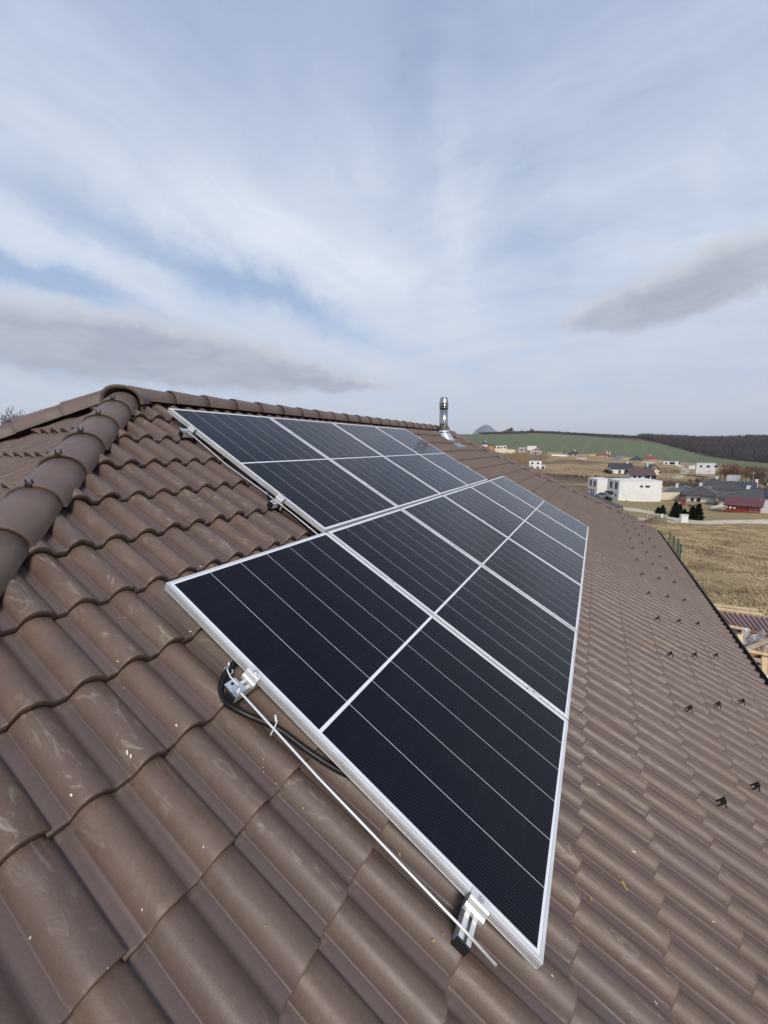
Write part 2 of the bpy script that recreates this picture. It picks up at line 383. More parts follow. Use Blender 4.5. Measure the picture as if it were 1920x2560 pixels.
# ------------------------------------------------------------------ ground
def make_ground():
    def axis(brk):
        a = []
        for (s, e, d) in brk: a += list(np.arange(s, e, d))
        return np.array(a + [brk[-1][1]])
    xs = axis([(-9000, -1000, 1000), (-1000, -60, 60), (-60, 10, 5), (10, 100, 1.0), (100, 340, 1.6), (340, 560, 2.6), (560, 1100, 6), (1100, 2000, 40), (2000, 9000, 400)])
    ys = axis([(-9000, -1000, 800), (-1000, -300, 40), (-300, -90, 5), (-90, 120, 1.5), (120, 300, 4), (300, 1000, 40), (1000, 9000, 800)])
    X, Y = np.meshgrid(xs, ys, indexing='ij'); Z = TZ(X, Y)
    nx, ny = len(xs), len(ys)
    v = np.stack([X, Y, Z], -1).reshape(-1, 3)
    i = np.arange(nx * ny).reshape(nx, ny)
    f = np.stack([i[:-1, :-1], i[1:, :-1], i[1:, 1:], i[:-1, 1:]], -1).reshape(-1, 4)
    # land cover, real ground colours
    x, y = v[:, 0], v[:, 1]; n = len(v)
    wob = 6 * np.sin(y * 0.05) + 3 * np.sin(y * 0.17 + 2) + 2.0 * np.sin(x * 0.11)
    c = np.tile(np.array([0.34, 0.25, 0.14]), (n, 1))                                    # dry winter grass
    def put(mask, col, soft=1.0):
        m = np.clip(mask, 0, 1)[:, None] * soft; c[:] = c * (1 - m) + np.array(col) * m
    put(((x > 15) & (x < 82)) * (0.5 + 0.5 * np.sin(x * 0.9 + np.sin(y * 0.31) * 2)), (0.30, 0.22, 0.12), 0.5)
    put((x > 78) & (x < 160), (0.27, 0.21, 0.11), 0.75)                                   # shorter greener grass by the houses
    put((x > 165) & (x < 232) & (y > -12), (0.15, 0.105, 0.062), 0.95)                      # ploughed strip
    put((x > 196) & (x < 206) & (y > -60), (0.30, 0.24, 0.15), 0.9)
    put((x > 222) & (x < 262), (0.10, 0.075, 0.055), 0.9)                                   # scrubby ditch
    put((x > 262) & (x < 470), (0.30, 0.21, 0.12), 0.9)
    put(((x > 300) & (x < 420)) * np.clip(np.sin(x * 0.06 + wob * 0.3) * np.sin(y * 0.05 + x * 0.01) * 2 - 0.3, 0, 1), (0.12, 0.085, 0.058), 0.75)
    put(((x > 262) & (x < 420)) * np.clip(np.sin(x * 0.09 + 1) * np.sin(y * 0.083 - 1) * 2 - 0.6, 0, 1), (0.15, 0.13, 0.07), 0.6)
    gx = lerp(y, [-300, -160, -110, -60, 0, 60, 130, 300], [395, 430, 455, 488, 500, 480, 470, 470]) + wob * 0.4
    green = (x > gx) & (x < 960)
    fx = lerp(y, [-330, -190, -160, -136, -110, -96, -88], [640, 628, 632, 665, 790, 905, 960])    # edge of the wood
    wood = (x > fx) & (y < -84) & (x < 1300)
    trk = np.abs(((y + 0.00012 * (x - 560) ** 2) / 25.0) % 1.0 - 0.5) < 0.06     # tractor lines over the slope
    put(green, (0.115, 0.135, 0.073)); put(green & (x < gx + 26), (0.125, 0.135, 0.075), 0.8)
    put(green & trk, (0.16, 0.175, 0.10), 0.6)
    put(((x > 930) & (x < 1300)), (0.10, 0.085, 0.06)); put(wood, (0.060, 0.046, 0.040))
    put(x > 1300, (0.10, 0.12, 0.07), 0.8)
    def fn(t):
        a = attr(t, 'cover', 'Color')
        p = t.pos
        n1 = t.noise(t.scale(p, (1.0, 0.45, 1), (0, 0, 0.5)), 0.55, 6, 0.66, 0.8)
        n2 = t.noise(t.scale(p, (1.0, 0.5, 1), (0, 0, 0.5)), 3.2, 5, 0.7, 0.5)
        n3 = t.noise(p, 0.05, 4, 0.6)
        sp = t.sep(p)
        nearf = t.ramp(sp[0], 85, 76)
        c = t.mix(t.m('MULTIPLY', t.ramp(n1, 0.50, 0.72), t.m('ADD', t.m('MULTIPLY', nearf, 0.45), 0.25)), a, t.mix(0.5, a, (0.11, 0.075, 0.045)))
        c = t.mix(t.m('MULTIPLY', t.ramp(n1, 0.46, 0.30), t.m('MULTIPLY', nearf, 0.6)), c, (0.40, 0.30, 0.165))
        c = t.mix(t.ramp(n2, 0.52, 0.75, 0, 0.35), c, t.mix(0.6, c, (0.05, 0.035, 0.025)))
        c = t.mix(t.ramp(n3, 0.35, 0.65, 0, 0.3), c, t.mix(0.5, c, (0.15, 0.135, 0.07)))
        t.put(t.b.inputs['Base Color'], c)
        bump(t, t.m('ADD', t.m('MULTIPLY', n1, 2.0), n2), 0.9, 0.12)
    m = mat('open_ground', None, 0.95, 0, 0.1, fn)
    col = np.concatenate([c, np.ones((n, 1))], 1)
    o = obj('ground', (v, f), m, None, True, origin=(0, 0, 0), attrs={'cover': ('FLOAT_COLOR', col)})
    tag(o, 'dry winter grassland falling away to a valley and rising to a green crop field', None, None, 'structure')
make_ground()
def strip(name, pts, width, m, label, lift=0.05):
    """a track draped over the ground"""
    pts = np.array(pts, float); d = np.r_[0, np.cumsum(np.linalg.norm(np.diff(pts, axis=0), axis=1))]
    n = int(d[-1] / 1.0) + 2; q = np.linspace(0, d[-1], n)
    px = np.interp(q, d, pts[:, 0]); py = np.interp(q, d, pts[:, 1])
    for _ in range(6):
        px[1:-1] = (px[:-2] + px[2:] + px[1:-1]) / 3; py[1:-1] = (py[:-2] + py[2:] + py[1:-1]) / 3
    tx, ty = np.gradient(px), np.gradient(py); l = np.hypot(tx, ty); nx, ny = -ty / l, tx / l
    K = 7; vs = []
    for k in range(K):
        e = (k / (K - 1) - 0.5); wv = width * e + 0.25 * np.sin(q * 0.7 + k) * (1 if k in (0, K - 1) else 0)
        x, y = px + nx * wv, py + ny * wv
        vs.append(np.stack([x, y, TZ(x, y) + lift * (0.2 if k in (0, K - 1) else 1)], -1))
    v = np.stack(vs, 1).reshape(-1, 3); i = np.arange(n * K).reshape(n, K)
    f = np.stack([i[:-1, :-1], i[1:, :-1], i[1:, 1:], i[:-1, 1:]], -1).reshape(-1, 4)
    return tag(obj(name, (v, f), m, None, True), label, None, None, 'structure')
M_gravel = wmat('pale_gravel', (0.50, 0.43, 0.32), 0.25, 0.8, 0.95, 0, 0.4)
M_track = wmat('dirt_track', (0.36, 0.29, 0.19), 0.3, 0.5, 0.95, 0, 0.4)
g = lambda px, py, D: on_ground(px, py, D)[:2]
strip('dirt_road', [g(1560, 1296, 78), g(1640, 1306, 73), g(1720, 1306, 73), g(1800, 1305, 73), g(1860, 1304, 73), g(1960, 1300, 75), g(2080, 1300, 77)], 4.2, M_gravel, 'pale gravel road crossing behind the dry field')
strip('dirt_track', [g(1560, 1262, 100), g(1600, 1276, 92), g(1650, 1290, 84), g(1700, 1301, 76), g(1745, 1306, 73.5)], 3.4, M_gravel, 'gravel branch track joining the road from the white houses', 0.08)
strip('farm_track', [g(1690, 1187, 240), g(1706, 1178, 275), g(1716, 1170, 310), g(1700, 1164, 340), g(1660, 1158, 365), g(1600, 1160, 375)], 5, M_track, 'pale farm track climbing the slope to the upper houses', 0.15)
strip('lane', [g(1538, 1153, 380), g(1545, 1146, 410), g(1556, 1140, 440)], 7, wmat('asphalt', (0.14, 0.14, 0.15), 0.2, 1, 0.9), 'grey lane between the red roofed and the green building', 0.15)

# ------------------------------------------------------------------ the house with the tiled roof
HOUSE = thing('house', ((X_EAVE + X_FAR) / 2, YR, -6.0), 'brown tiled hip roof house filling the foreground under the solar panels', 'house')
PROF_H = 0.046
def prof(s):
    s = np.mod(s, 0.15)
    a, b = 0.038, 0.147
    t = np.clip((s - a) / (b - a), 0, 1)
    h = PROF_H * np.sin(PI * t ** 0.84) ** 0.80
    flat = np.where(s < a, 0.0018 * np.cos((s - 0.018) / 0.03 * PI), 0)
    return h + np.where((t > 0) & (t < 1), 0, flat * 0.4)
def tile_sheet(face, courses, u0, u1, lo, hi, seg, rs, v_base=1.67):
    R = np.random.RandomState(rs)
    su = np.unique(np.concatenate([np.linspace(0, 0.30, seg + 1), [-0.014, 0.038, 0.0395, 0.188, 0.1895, 0.2985]]))
    V, F_, A1, A2, A3, A4 = [], [], [], [], [], []
    base = 0
    i0, i1 = int(math.floor(u0 / 0.3)) - 1, int(math.ceil(u1 / 0.3)) + 1
    for k in courses:
        v1c = v_base + GA * k
        for i in range(i0, i1 + 1):
            a = 0.30 * i - 0.020 + R.normal(0, 0.0010); v1 = v1c + R.normal(0, 0.0024); v0 = v1c - GA
            rot = R.normal(0, 0.0035); dw = R.normal(0, 0.0012)
            l_, h_ = min(lo(v0 - 0.05), lo(v1)), max(hi(v0 - 0.05), hi(v1))
            if a + 0.30 < l_ or a > h_: continue
            near_edge = a < max(lo(v0 - 0.05), lo(v1)) or a + 0.3 > min(hi(v0 - 0.05), hi(v1))
            vv = [v0 - 0.045, v0 + 0.05, v0 + 0.19, v1 - 0.030, v1 - 0.008, v1 - 0.0025, v1, v1 - 0.0010, v1 - 0.004]
            dz = [0, 0, 0, 0, -0.0002, -0.0012, -0.0045, -0.028, -0.036]
            if near_edge: vv = sorted(set(vv[:1] + list(np.linspace(v0 - 0.02, v1 - 0.03, 7)))) + vv[4:]; dz = [0] * (len(vv) - 5) + dz[4:]
            vv, dz = np.array(vv), np.array(dz)
            s_ = su
            Uq = a + s_[:, None] + rot * (vv[None, :] - v0) * -1
            Vq = np.broadcast_to(vv[None, :], Uq.shape).copy()
            edge = (vv > v1 - 0.013)[None, :]
            rag = R.normal(0, 1, len(s_)); rag = np.convolve(rag, [0.25, 0.5, 0.25], 'same') * R.choice([0.0010, 0.0022, 0.0050], p=[0.45, 0.35, 0.20])
            Vq += rot * (s_[:, None] - 0.15) + edge * rag[:, None]
            L, H = lo(Vq), hi(Vq)
            Uc = np.clip(Uq, L, H)
            sl = np.clip(Uc - a, 0, 0.30)
            h = prof(sl) + np.where(sl > 0.268, np.clip((sl - 0.268) / 0.024, 0, 1) * 0.0075, 0) + np.where(sl > 0.2984, -0.012, 0)
            under = np.array([0]*(len(vv)-2) + [0.35, 0.55])[None, :]
            Wq = 0.133 + 0.016 - 0.035 * (Vq - v0) / GA + dw - h * (1 - 0.0 * under) - dz[None, :] + 0
            ns, nv = Uc.shape
            V.append(face(Uc, Vq, Wq).reshape(-1, 3))
            idx = base + np.arange(ns * nv).reshape(ns, nv)
            q = np.stack([idx[:-1, :-1], idx[:-1, 1:], idx[1:, 1:], idx[1:, :-1]], -1).reshape(-1, 4)
            keep = (np.abs(Uc[1:, :-1] - Uc[:-1, :-1]) + np.abs(Uc[1:, 1:] - Uc[:-1, 1:]) > 1e-6).reshape(-1)
            F_.append(q[keep]); base += ns * nv
            A1.append(np.full(ns * nv, R.rand())); A2.append((h / PROF_H).reshape(-1))
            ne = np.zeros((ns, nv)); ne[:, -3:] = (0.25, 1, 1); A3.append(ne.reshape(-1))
            A4.append(np.stack([Uc, Vq, np.full_like(Uc, R.rand() * 3)], -1).reshape(-1, 3))
    return np.concatenate(V), np.concatenate(F_), np.concatenate(A1), np.concatenate(A2), np.concatenate(A3), np.concatenate(A4)
lo_m = lambda v: 0.745 + 0.03 - cT * v
hi_m = lambda v: KF - 0.055 - 0.03 + cT * v
sheets = []
sheets.append(tile_sheet(main_face, range(-5, 13), -4.4, 14.5, lo_m, hi_m, 26, 1))
# left hip face: u runs from the near corner to the back corner
lo_l = lambda v: -0.325 - cT * v + 0.03
hi_l = lambda v: 0.325 + cT * v - 0.03
sheets.append(tile_sheet(left_face, range(-5, 13), -5.4, 5.4, lo_l, hi_l, 20, 2, 1.57))
# back face and far hip face, hidden from the photograph
sheets.append(tile_sheet(back_face, range(-5, 13), -14.5, 4.4, lambda v: -(KF + 0.0) + 0.0 - cT * v + 0.055 + 0.03 - 0.0, lambda v: -(1.07 + 0.38) + 0.76 + cT * v + 0.0 - 0.115, 10, 3))
sheets.append(tile_sheet(far_face, range(-4, 13), -5, 6, lambda v: 0.055 + 0.03 - cT * v, lambda v: 0.76 - 0.055 - 0.03 + cT * v, 10, 4))
o_ = 0; FF = []
for sh in sheets: FF.append(sh[1] + o_); o_ += len(sh[0])
cat = lambda k: np.concatenate([sh[k] for sh in sheets])
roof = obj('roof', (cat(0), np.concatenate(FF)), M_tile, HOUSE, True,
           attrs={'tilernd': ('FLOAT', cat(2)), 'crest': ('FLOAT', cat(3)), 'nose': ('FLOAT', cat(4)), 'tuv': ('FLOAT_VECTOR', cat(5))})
# membrane under the tiles, walls, soffit
b = MB()
zr = lambda z: z - 0.075
pk1, pk2 = (1.07, YR, zr(ZR)), (KF - YR, YR, zr(ZR))
e1, e2, e3, e4 = [(x, y, zr(Z_EAVE)) for x, y in ((X_EAVE + .03, Y_EAVE + .03), (X_FAR - .03, Y_EAVE + .03), (X_FAR - .03, Y_BACK - .03), (X_EAVE + .03, Y_BACK - .03))]
b.add([pk1, pk2, e1, e2, e3, e4], [(2, 3, 1, 0), (3, 4, 1), (4, 5, 0, 1), (5, 2, 0)])
obj('roof_membrane', b, M_membrane, HOUSE)
b = MB(); zs = Z_EAVE - 0.30
b.box((X_EAVE + .04, Y_EAVE + .04, zs), (X_FAR - .04, Y_BACK - .04, zs + .02)); 
for (x0, y0, x1, y1) in ((X_EAVE+.02, Y_EAVE+.02, X_FAR-.02, Y_EAVE+.045), (X_EAVE+.02, Y_BACK-.045, X_FAR-.02, Y_BACK-.02), (X_EAVE+.02, Y_EAVE+.045, X_EAVE+.045, Y_BACK-.045), (X_FAR-.045, Y_EAVE+.045, X_FAR-.02, Y_BACK-.045)):
    b.box((x0, y0, zs + .021), (x1, y1, Z_EAVE - .085))
obj('soffit', b, M_darkmetal, HOUSE)
b = MB(); b.box((X_EAVE + .65, Y_EAVE + .65, -6.6), (X_FAR - .65, Y_BACK - .65, zs - .002)); obj('wall', b, M_plaster, HOUSE)
# gutters along the four eaves
def gutter(a, c, out):
    a = np.array(a, float); c = np.array(c, float); out = np.array(out, float); b = MB(); vs = []; n = 14; r = 0.072; th = 0.004
    prof_ = [(math.cos(PI + PI * k / n) * r, math.sin(PI + PI * k / n) * r) for k in range(n + 1)]
    prof_ += [(r + .007, .004), (r + .009, .012), (r + .001, .014)]
    inner = [(p * (1 - th / r) if abs(p) <= r else p, q + (th if q < -.01 else 0)) for p, q in prof_][:n + 1][::-1]
    pr = prof_ + inner
    for P in (a, c):
        for p, q in pr: vs.append(P + out * p + np.array([0, 0, q]))
    m_ = len(pr); fs = [(k, (k + 1) % m_, m_ + (k + 1) % m_, m_ + k) for k in range(m_)]
    b.add(vs, fs); obj('gutter', b, M_gutter, HOUSE, True)
gz = Z_EAVE - 0.045; go = 0.035
gutter((X_EAVE - .1, Y_EAVE - go, gz), (X_FAR + .1, Y_EAVE - go, gz), (0, -1, 0))
gutter((X_EAVE - go, Y_EAVE - .1, gz), (X_EAVE - go, Y_BACK + .1, gz), (-1, 0, 0))
gutter((X_EAVE - .1, Y_BACK + go, gz), (X_FAR + .1, Y_BACK + go, gz), (0, 1, 0))
gutter((X_FAR + go, Y_EAVE - .1, gz), (X_FAR + go, Y_BACK + .1, gz), (1, 0, 0))

def cap_mesh(P, d, up, L, a0, a1, b0, b1, th=0.016, nseg=18, roundfront=0.0):
    """one half round ridge tile: P = middle of its wide end on the corner line, d = towards its narrow end"""
    P = np.array(P, float); d = np.array(d, float); d /= np.linalg.norm(d); up = np.array(up, float); up -= d * np.dot(up, d); up /= np.linalg.norm(up)
    sd_ = np.cross(up, d); b = MB(); rings = []
    rows = [(0.0, 0.0022, th), (0.0018, 0.0004, th), (0.006, 0, th), (0.030, 0.0, th), (0.036, 0.0012, th), (L * .5, .0015, th), (L, .0015, th)]
    def ring(x, inset, sub):
        f = x / L; a = a0 + (a1 - a0) * f - inset - sub; h = b0 + (b1 - b0) * f - inset - sub
        out = []
        for k in range(nseg + 1):
            q = -PI / 2 + PI * k / nseg
            sx = math.copysign(abs(math.sin(q)) ** 0.92, q) * a
            cz = abs(math.cos(q)) ** 0.85 * h
            cx = x - roundfront * math.cos(q) ** 2
            out.append(P + d * cx + sd_ * sx + up * (cz - 0.020))
        return out
    R_ = [ring(x, i_, 0) for x, i_, _ in rows]; I_ = [ring(x, i_, th) for x, i_, _ in (rows[0], rows[5], rows[6])]
    vs = [p for r in R_ for p in r] + [p for r in I_ for p in r]; m_ = nseg + 1; fs = []
    nr = len(R_)
    for r in range(nr - 1):
        for k in range(nseg): fs.append((r*m_ + k, (r+1)*m_ + k, (r+1)*m_ + k + 1, r*m_ + k + 1))
    for k in range(nseg):
        fs.append((k, k + 1, nr*m_ + k + 1, nr*m_ + k))
        for r in range(2): fs.append((( nr+r)*m_ + k, (nr+r)*m_ + k + 1, (nr+r+1)*m_ + k + 1, (nr+r+1)*m_ + k))
        fs.append(((nr-1)*m_ + k, (nr+2)*m_ + k, (nr+2)*m_ + k + 1, (nr-1)*m_ + k + 1))
    for r in range(nr - 1):
        pass
    b.add(vs, fs); return b
def side_tile_row(P0, d, up, dirsign, first, count, step, label, clip=False):
    """d points away from the peak; the wide end faces down a hip (dirsign 1) or back along the ridge (dirsign -1)"""
    d = np.array(d, float); d /= np.linalg.norm(d); P0 = np.array(P0, float)
    for i in range(count):
        s_ = first + i * step
        P = P0 + d * s_ + np.array([0, 0, 1]) * rnd.gauss(0, .0015)
        dd = -d if dirsign > 0 else d
        dd = dd + np.array([rnd.gauss(0, .006), rnd.gauss(0, .006), 0])
        c = cap_mesh(P, dd, up, 0.415, 0.121, 0.104, 0.124, 0.105)
        o = obj('ridge_tile', c, M_cap, HOUSE, True); o['group'] = 'ridge tiles'
        if clip:
            u_ = np.array(up, float); u_ -= d * np.dot(u_, d); u_ /= np.linalg.norm(u_); sd_ = np.cross(u_, d)
            top = P + u_ * (0.124 - .020)
            m = MB(); m.beam(top - d * .020 + u_ * .003, top + d * .003 + u_ * .003, .030, .0025, u_)
            m.beam(top + d * .003 + u_ * .0045, top + d * .003 - u_ * .018, .026, .0025, d)
            for q in (-1, 1): m.beam(top - d * .016 + sd_ * .0125 * q + u_ * .003, top - d * .016 + sd_ * .0125 * q + u_ * .020, .004, .008, d)
            obj('tile_clip', m, M_darkmetal, o)
r2 = 2 ** .5
zc = np.array([1.07, YR, ZR]); zq = np.array([KF - YR, YR, ZR])
tan_h = math.tan(math.radians(30)) / r2
nh = lambda dx, dy: np.array([dx / r2, dy / r2, -tan_h])
side_tile_row(zc, nh(-1, -1), (0, 0, 1), 1, 0.385, 21, 0.352, '', True)
side_tile_row(zc + np.array([0, 0, .035]), nh(-1, 1), (0, 0, 1), 1, 0.46, 19, 0.352, '', False)
side_tile_row(zc, (1, 0, 0), (0, 0, 1), -1, 0.012, 21, 0.358, '', False)
side_tile_row(zq, nh(1, -1), (0, 0, 1), 1, 0.40, 20, 0.352, '', True)
side_tile_row(zq, nh(1, 1), (0, 0, 1), 1, 0.40, 20, 0.352, '', False)
# the domed pieces where ridge and hips meet
for P, dd in ((zc, (1, 0)), (zq, (-1, 0))):
    sx_ = dd[0]
    c = cap_mesh(P + np.array([-0.125 * sx_, -0.125, -0.045]), (sx_, 0.9, 0.16), (0, 0, 1), 0.38, 0.155, 0.152, 0.150, 0.095, th=.024, roundfront=0.025)
    o = obj('hip_end_cap', c, M_cap, HOUSE, True)
# ------------------------------------------------------------------ snow guards
def snow_guard(u, v):
    m = MB(); w0 = 0.130 - PROF_H; hw = 0.022
    m.beam(W(u, v - .002, w0 - .020), W(u, v + .003, w0 - .054), hw * 2.0, .004, W(0, 1, 0))           # folded bar standing above the tile
    for q in (-1, 1): m.beam(W(u + q * (hw - .005), v - .008, w0 + .002), W(u + q * (hw - .005), v + .001, w0 - .034), .008, .005, W(1, 0, 0))
    m.beam(W(u + hw - .005, v + .003, w0 - .047), W(u + hw - .005, v + .046, w0 - .004), .007, .005, W(1, 0, 0))
    o = obj('snow_guard', m, M_darkmetal, HOUSE); o['group'] = 'snow guards'
for row, (v, s0) in enumerate(((4.47, -0.23), (4.79, 0.22), (5.11, -0.23))):
    for k in range(18):
        u = s0 + 0.9 * k + 0.0
        if lo_m(v) + .5 < u < hi_m(v) - .6: snow_guard(u + 0.0, v)
# ------------------------------------------------------------------ steel flue
fc = np.array([8.10, 0.09]); FR = 0.100
b = MB(); b.lathe((*fc, -0.02), [(FR, 0), (FR, .21), (FR, .212), (FR, .57)], 32)
flue = obj('chimney', b, M_steel, HOUSE, True)
def band(z, h, r, name='flue_band', m_=None):
    b = MB(); b.lathe((*fc, z), [(r * .985, 0), (r, .006), (r, h - .006), (r * .985, h)], 32); obj(name, b, m_ or M_steel, flue, True)
band(.055, .022, .108); band(.10, .016, .106); band(.14, .02, .107); band(.555, .02, .107); band(.60, .016, .105); band(.635, .02, .107)
b = MB(); b.lathe((*fc, .576), [(FR, 0), (FR, .07)], 32); obj('flue_joint', b, M_steel, flue, True)
b = MB(); b.lathe((*fc, .656), [(.106, 0), (.104, .012), (.082, .135), (.076, .142), (.066, .142), (.074, .130), (.09, .03)], 32); obj('cowl', b, M_steel, flue, True)
b = MB(); b.lathe((*fc, .020), [(.150, -.012), (.152, -.006), (.112, .030), (.100, .036)], 32); obj('storm_collar', b, M_zinc, flue, True)
# sloped skirt from the collar down to the tiles, with its lead apron
b = MB(); top = []; bot = []
for k in range(28):
    q = 2 * PI * k / 28; top.append((fc[0] + .118 * math.cos(q), fc[1] + .118 * math.sin(q), .024))
    uu = max(-1, min(1, 1.5 * math.cos(q))) * .165; vv = max(-1, min(1, 1.5 * math.sin(q)))
    bot.append(tuple(W(fc[0] + uu, -0.02 - vv * .21 + .06, 0.105)))
b.add(top + bot, [(k, 28 + k, 28 + (k + 1) % 28, (k + 1) % 28) for k in range(28)])
obj('flashing_cone', b, M_zinc, flue, True)
b = MB(); vs = []; NU, NV = 24, 10
for j in range(NV + 1):
    for i in range(NU + 1):
        u = fc[0] - .27 + .54 * i / NU; v = -.22 + .80 * j / NV
        vs.append(tuple(W(u, v, 0.130 - prof(np.array(u + .02)) * .85 - .009 + .004 * math.sin(i * 1.7 + j))))
b.add(vs, [(j*(NU+1)+i, (j+1)*(NU+1)+i, (j+1)*(NU+1)+i+1, j*(NU+1)+i+1) for j in range(NV) for i in range(NU)])
obj('lead_apron', b, M_lead, flue, True)

# ------------------------------------------------------------------ solar panels
def panel_meshes():
    fr = MB(); lip = 0.011; d = 0.035
    def ring(o0, o1, z0, z1):
        a = [(o0, o0), (PW - o0, o0), (PW - o0, PH - o0), (o0, PH - o0)]; c = [(o1, o1), (PW - o1, o1), (PW - o1, PH - o1), (o1, PH - o1)]
        vs = [(x, y, z0) for x, y in a] + [(x, y, z1) for x, y in c]
        fr.add(vs, [(k, (k + 1) % 4, 4 + (k + 1) % 4, 4 + k) for k in range(4)])
    prof_ = [(lip, .0022), (lip, 0.0), (.0006, 0.0), (0, .0006), (0, .0070), (.0008, .0074), (.0008, .0082), (0, .0086), (0, .0300), (.0008, .0304), (.0008, .0312), (0, .0316), (0, d), (.028, d), (.028, d - .0015), (.002, d - .0015), (.002, .006), (lip, .006)]
    for (a, z0), (c, z1) in zip(prof_, prof_[1:]): ring(a, c, z0, z1)
    gl = MB(); gl.add([(lip - .001, lip - .001, .0018), (PW - lip + .001, lip - .001, .0018), (PW - lip + .001, PH - lip + .001, .0018), (lip - .001, PH - lip + .001, .0018)], [(0, 3, 2, 1)])
    bk = MB(); bk.box((lip, lip, .0035), (PW - lip, PH - lip, .0065)); bk.box((PW / 2 - .05, PH / 2 - .04, .0066), (PW / 2 + .05, PH / 2 + .04, .02))
    return fr, gl, bk
fr, gl, bk = panel_meshes()
M_back = mat('white_backsheet', (0.6, 0.6, 0.6), 0.6)
RM = Matrix([[MF[i][j] for j in range(3)] for i in range(3)]).to_4x4()
def panel_root(u, v, label):
    o = thing('solar_panel', (0, 0, 0), label, 'solar panel', 'solar panels mounted on the roof'); m = RM.copy()
    p = W(u, v, rnd.gauss(0, .0005)); m.translation = Vector(p); o.matrix_world = m; return o
order = ['first', 'second', 'third', 'fourth', 'fifth', 'sixth']
proto = None
for row, ks in ((1, range(6)), (0, range(1, 5))):
    for n, k in enumerate(ks):
        if row == 1:
            lab = ['largest nearest solar panel at the near end of the lower row, beside the conduit loop', 'second panel from the near end of the lower row, between nearest panel and third',
                   'third panel from the near end of the lower row of six panels', 'fourth panel from the near end of the lower row of six panels',
                   'fifth panel from the near end of the lower row, next to the last one', 'last and farthest panel of the lower row, sticking out past the upper row'][n]
        else:
            lab = ['nearest panel of the upper row, its open side beside bare tiles and white wire', 'second panel from the near end of the upper row below the ridge',
                   'third panel from the near end of the upper row below the ridge', 'farthest panel of the upper row, reflecting the steel chimney'][n]
        r = panel_root(k * (PW + PG) + PG / 2, row * (PH + PG), lab)
        if proto is None:
            proto = (obj('panel_frame', fr, M_alu, r, local=True), obj('panel_glass', gl, M_glass, r, local=True), obj('back_sheet', bk, M_back, r, local=True))
        else:
            for c in proto:
                q = c.copy(); q.parent = r; COL.objects.link(q)
# ------------------------------------------------------------------ mounting rails with clamps
def rail(u0, u1, v, ks, label, hookus):
    r = thing('mounting_rail', W(u0, v, .075), label, 'mounting rail', 'aluminium rails under the panels')
    b = MB(); hw = .020; sl = .006
    for a, c in ((-hw, -sl), (sl, hw)):                # two lips either side of the slot
        b.hexa([W(u0, v + a, .0365), W(u1, v + a, .0365), W(u1, v + c, .0365), W(u0, v + c, .0365), W(u0, v + a, .0405), W(u1, v + a, .0405), W(u1, v + c, .0405), W(u0, v + c, .0405)])
    for a, c, w0, w1 in ((-hw, -hw + .003, .0405, .076), (hw - .003, hw, .0405, .076), (-hw + .003, hw - .003, .073, .076), (-hw + .003, hw - .003, .054, .056)):
        b.hexa([W(u0, v + a, w0), W(u1, v + a, w0), W(u1, v + c, w0), W(u0, v + c, w0), W(u0, v + a, w1), W(u1, v + a, w1), W(u1, v + c, w1), W(u0, v + c, w1)])
    obj('rail_profile', b, M_alu, r)
    for e, s_ in ((u0, -1), (u1, 1)):
        b = MB(); a_, c_ = sorted((e + s_ * .001, e + s_ * .0075))
        b.hexa([W(a_, v - .0215, .035), W(c_, v - .0215, .035), W(c_, v + .0215, .035), W(a_, v + .0215, .035), W(a_, v - .0215, .0775), W(c_, v - .0215, .0775), W(c_, v + .0215, .0775), W(a_, v + .0215, .0775)])
        obj('end_cap', b, M_blackpl, r)
    def bolt(par, u, vv, w):
        b = MB(); c = W(u, vv, w); nrm = W(0, 0, -1)
        b.tube([c, c + nrm * .004], .0095, 14); b.tube([c + nrm * .004, c + nrm * .011], [.0068, .0062], 6); obj('bolt', b, M_zinc, par)
    for u_edge, s_ in ((ks[0] * (PW + PG) + PG / 2, 1), (ks[-1] * (PW + PG) + PG / 2 + PW, -1)):
        b = MB(); L = .032
        P = [(u_edge + s_ * .012, -.0005), (u_edge + s_ * .012, -.0045), (u_edge - s_ * .012, -.0045), (u_edge - s_ * .016, -.001), (u_edge - s_ * .022, .014), (u_edge - s_ * .030, .020), (u_edge - s_ * .030, .036),
             (u_edge - s_ * .026, .036), (u_edge - s_ * .026, .0225), (u_edge - s_ * .0185, .0165), (u_edge - s_ * .012, .0), (u_edge - s_ * .0005, -.0005)]
        vs = [W(a, v - L, w) for a, w in P] + [W(a, v + L, w) for a, w in P]; n = len(P)
        fs = [(k, (k + 1) % n, n + (k + 1) % n, n + k) for k in range(n)]
        quads = [(0, 1, 2, 11), (2, 3, 10, 11), (3, 4, 9, 10), (4, 5, 8, 9), (5, 6, 7, 8)]
        fs += quads + [tuple(n + i for i in q[::-1]) for q in quads]
        b.add(vs, fs)
        c = obj('end_clamp', b, M_alu, r); bolt(c, u_edge - s_ * .001, v, -.0045)
    for k in ks[1:]:
        u = k * (PW + PG); b = MB(); L = .035
        b.hexa([W(u - .021, v - L, -.0045), W(u + .021, v - L, -.0045), W(u + .021, v + L, -.0045), W(u - .021, v + L, -.0045), W(u - .021, v - L, -.0008), W(u + .021, v - L, -.0008), W(u + .021, v + L, -.0008), W(u - .021, v + L, -.0008)])
        c = obj('mid_clamp', b, M_alu, r); bolt(c, u, v, -.0045)
    for hu in hookus:
        b = MB()
        b.beam(W(hu, v + .024, .050), W(hu, v + .024, .112), .030, .006, W(0, 1, 0)); b.beam(W(hu, v + .024, .112), W(hu, v - .10, .128), .030, .006, W(0, 0, 1))
        obj('roof_hook', b, M_zinc, r)
    return r
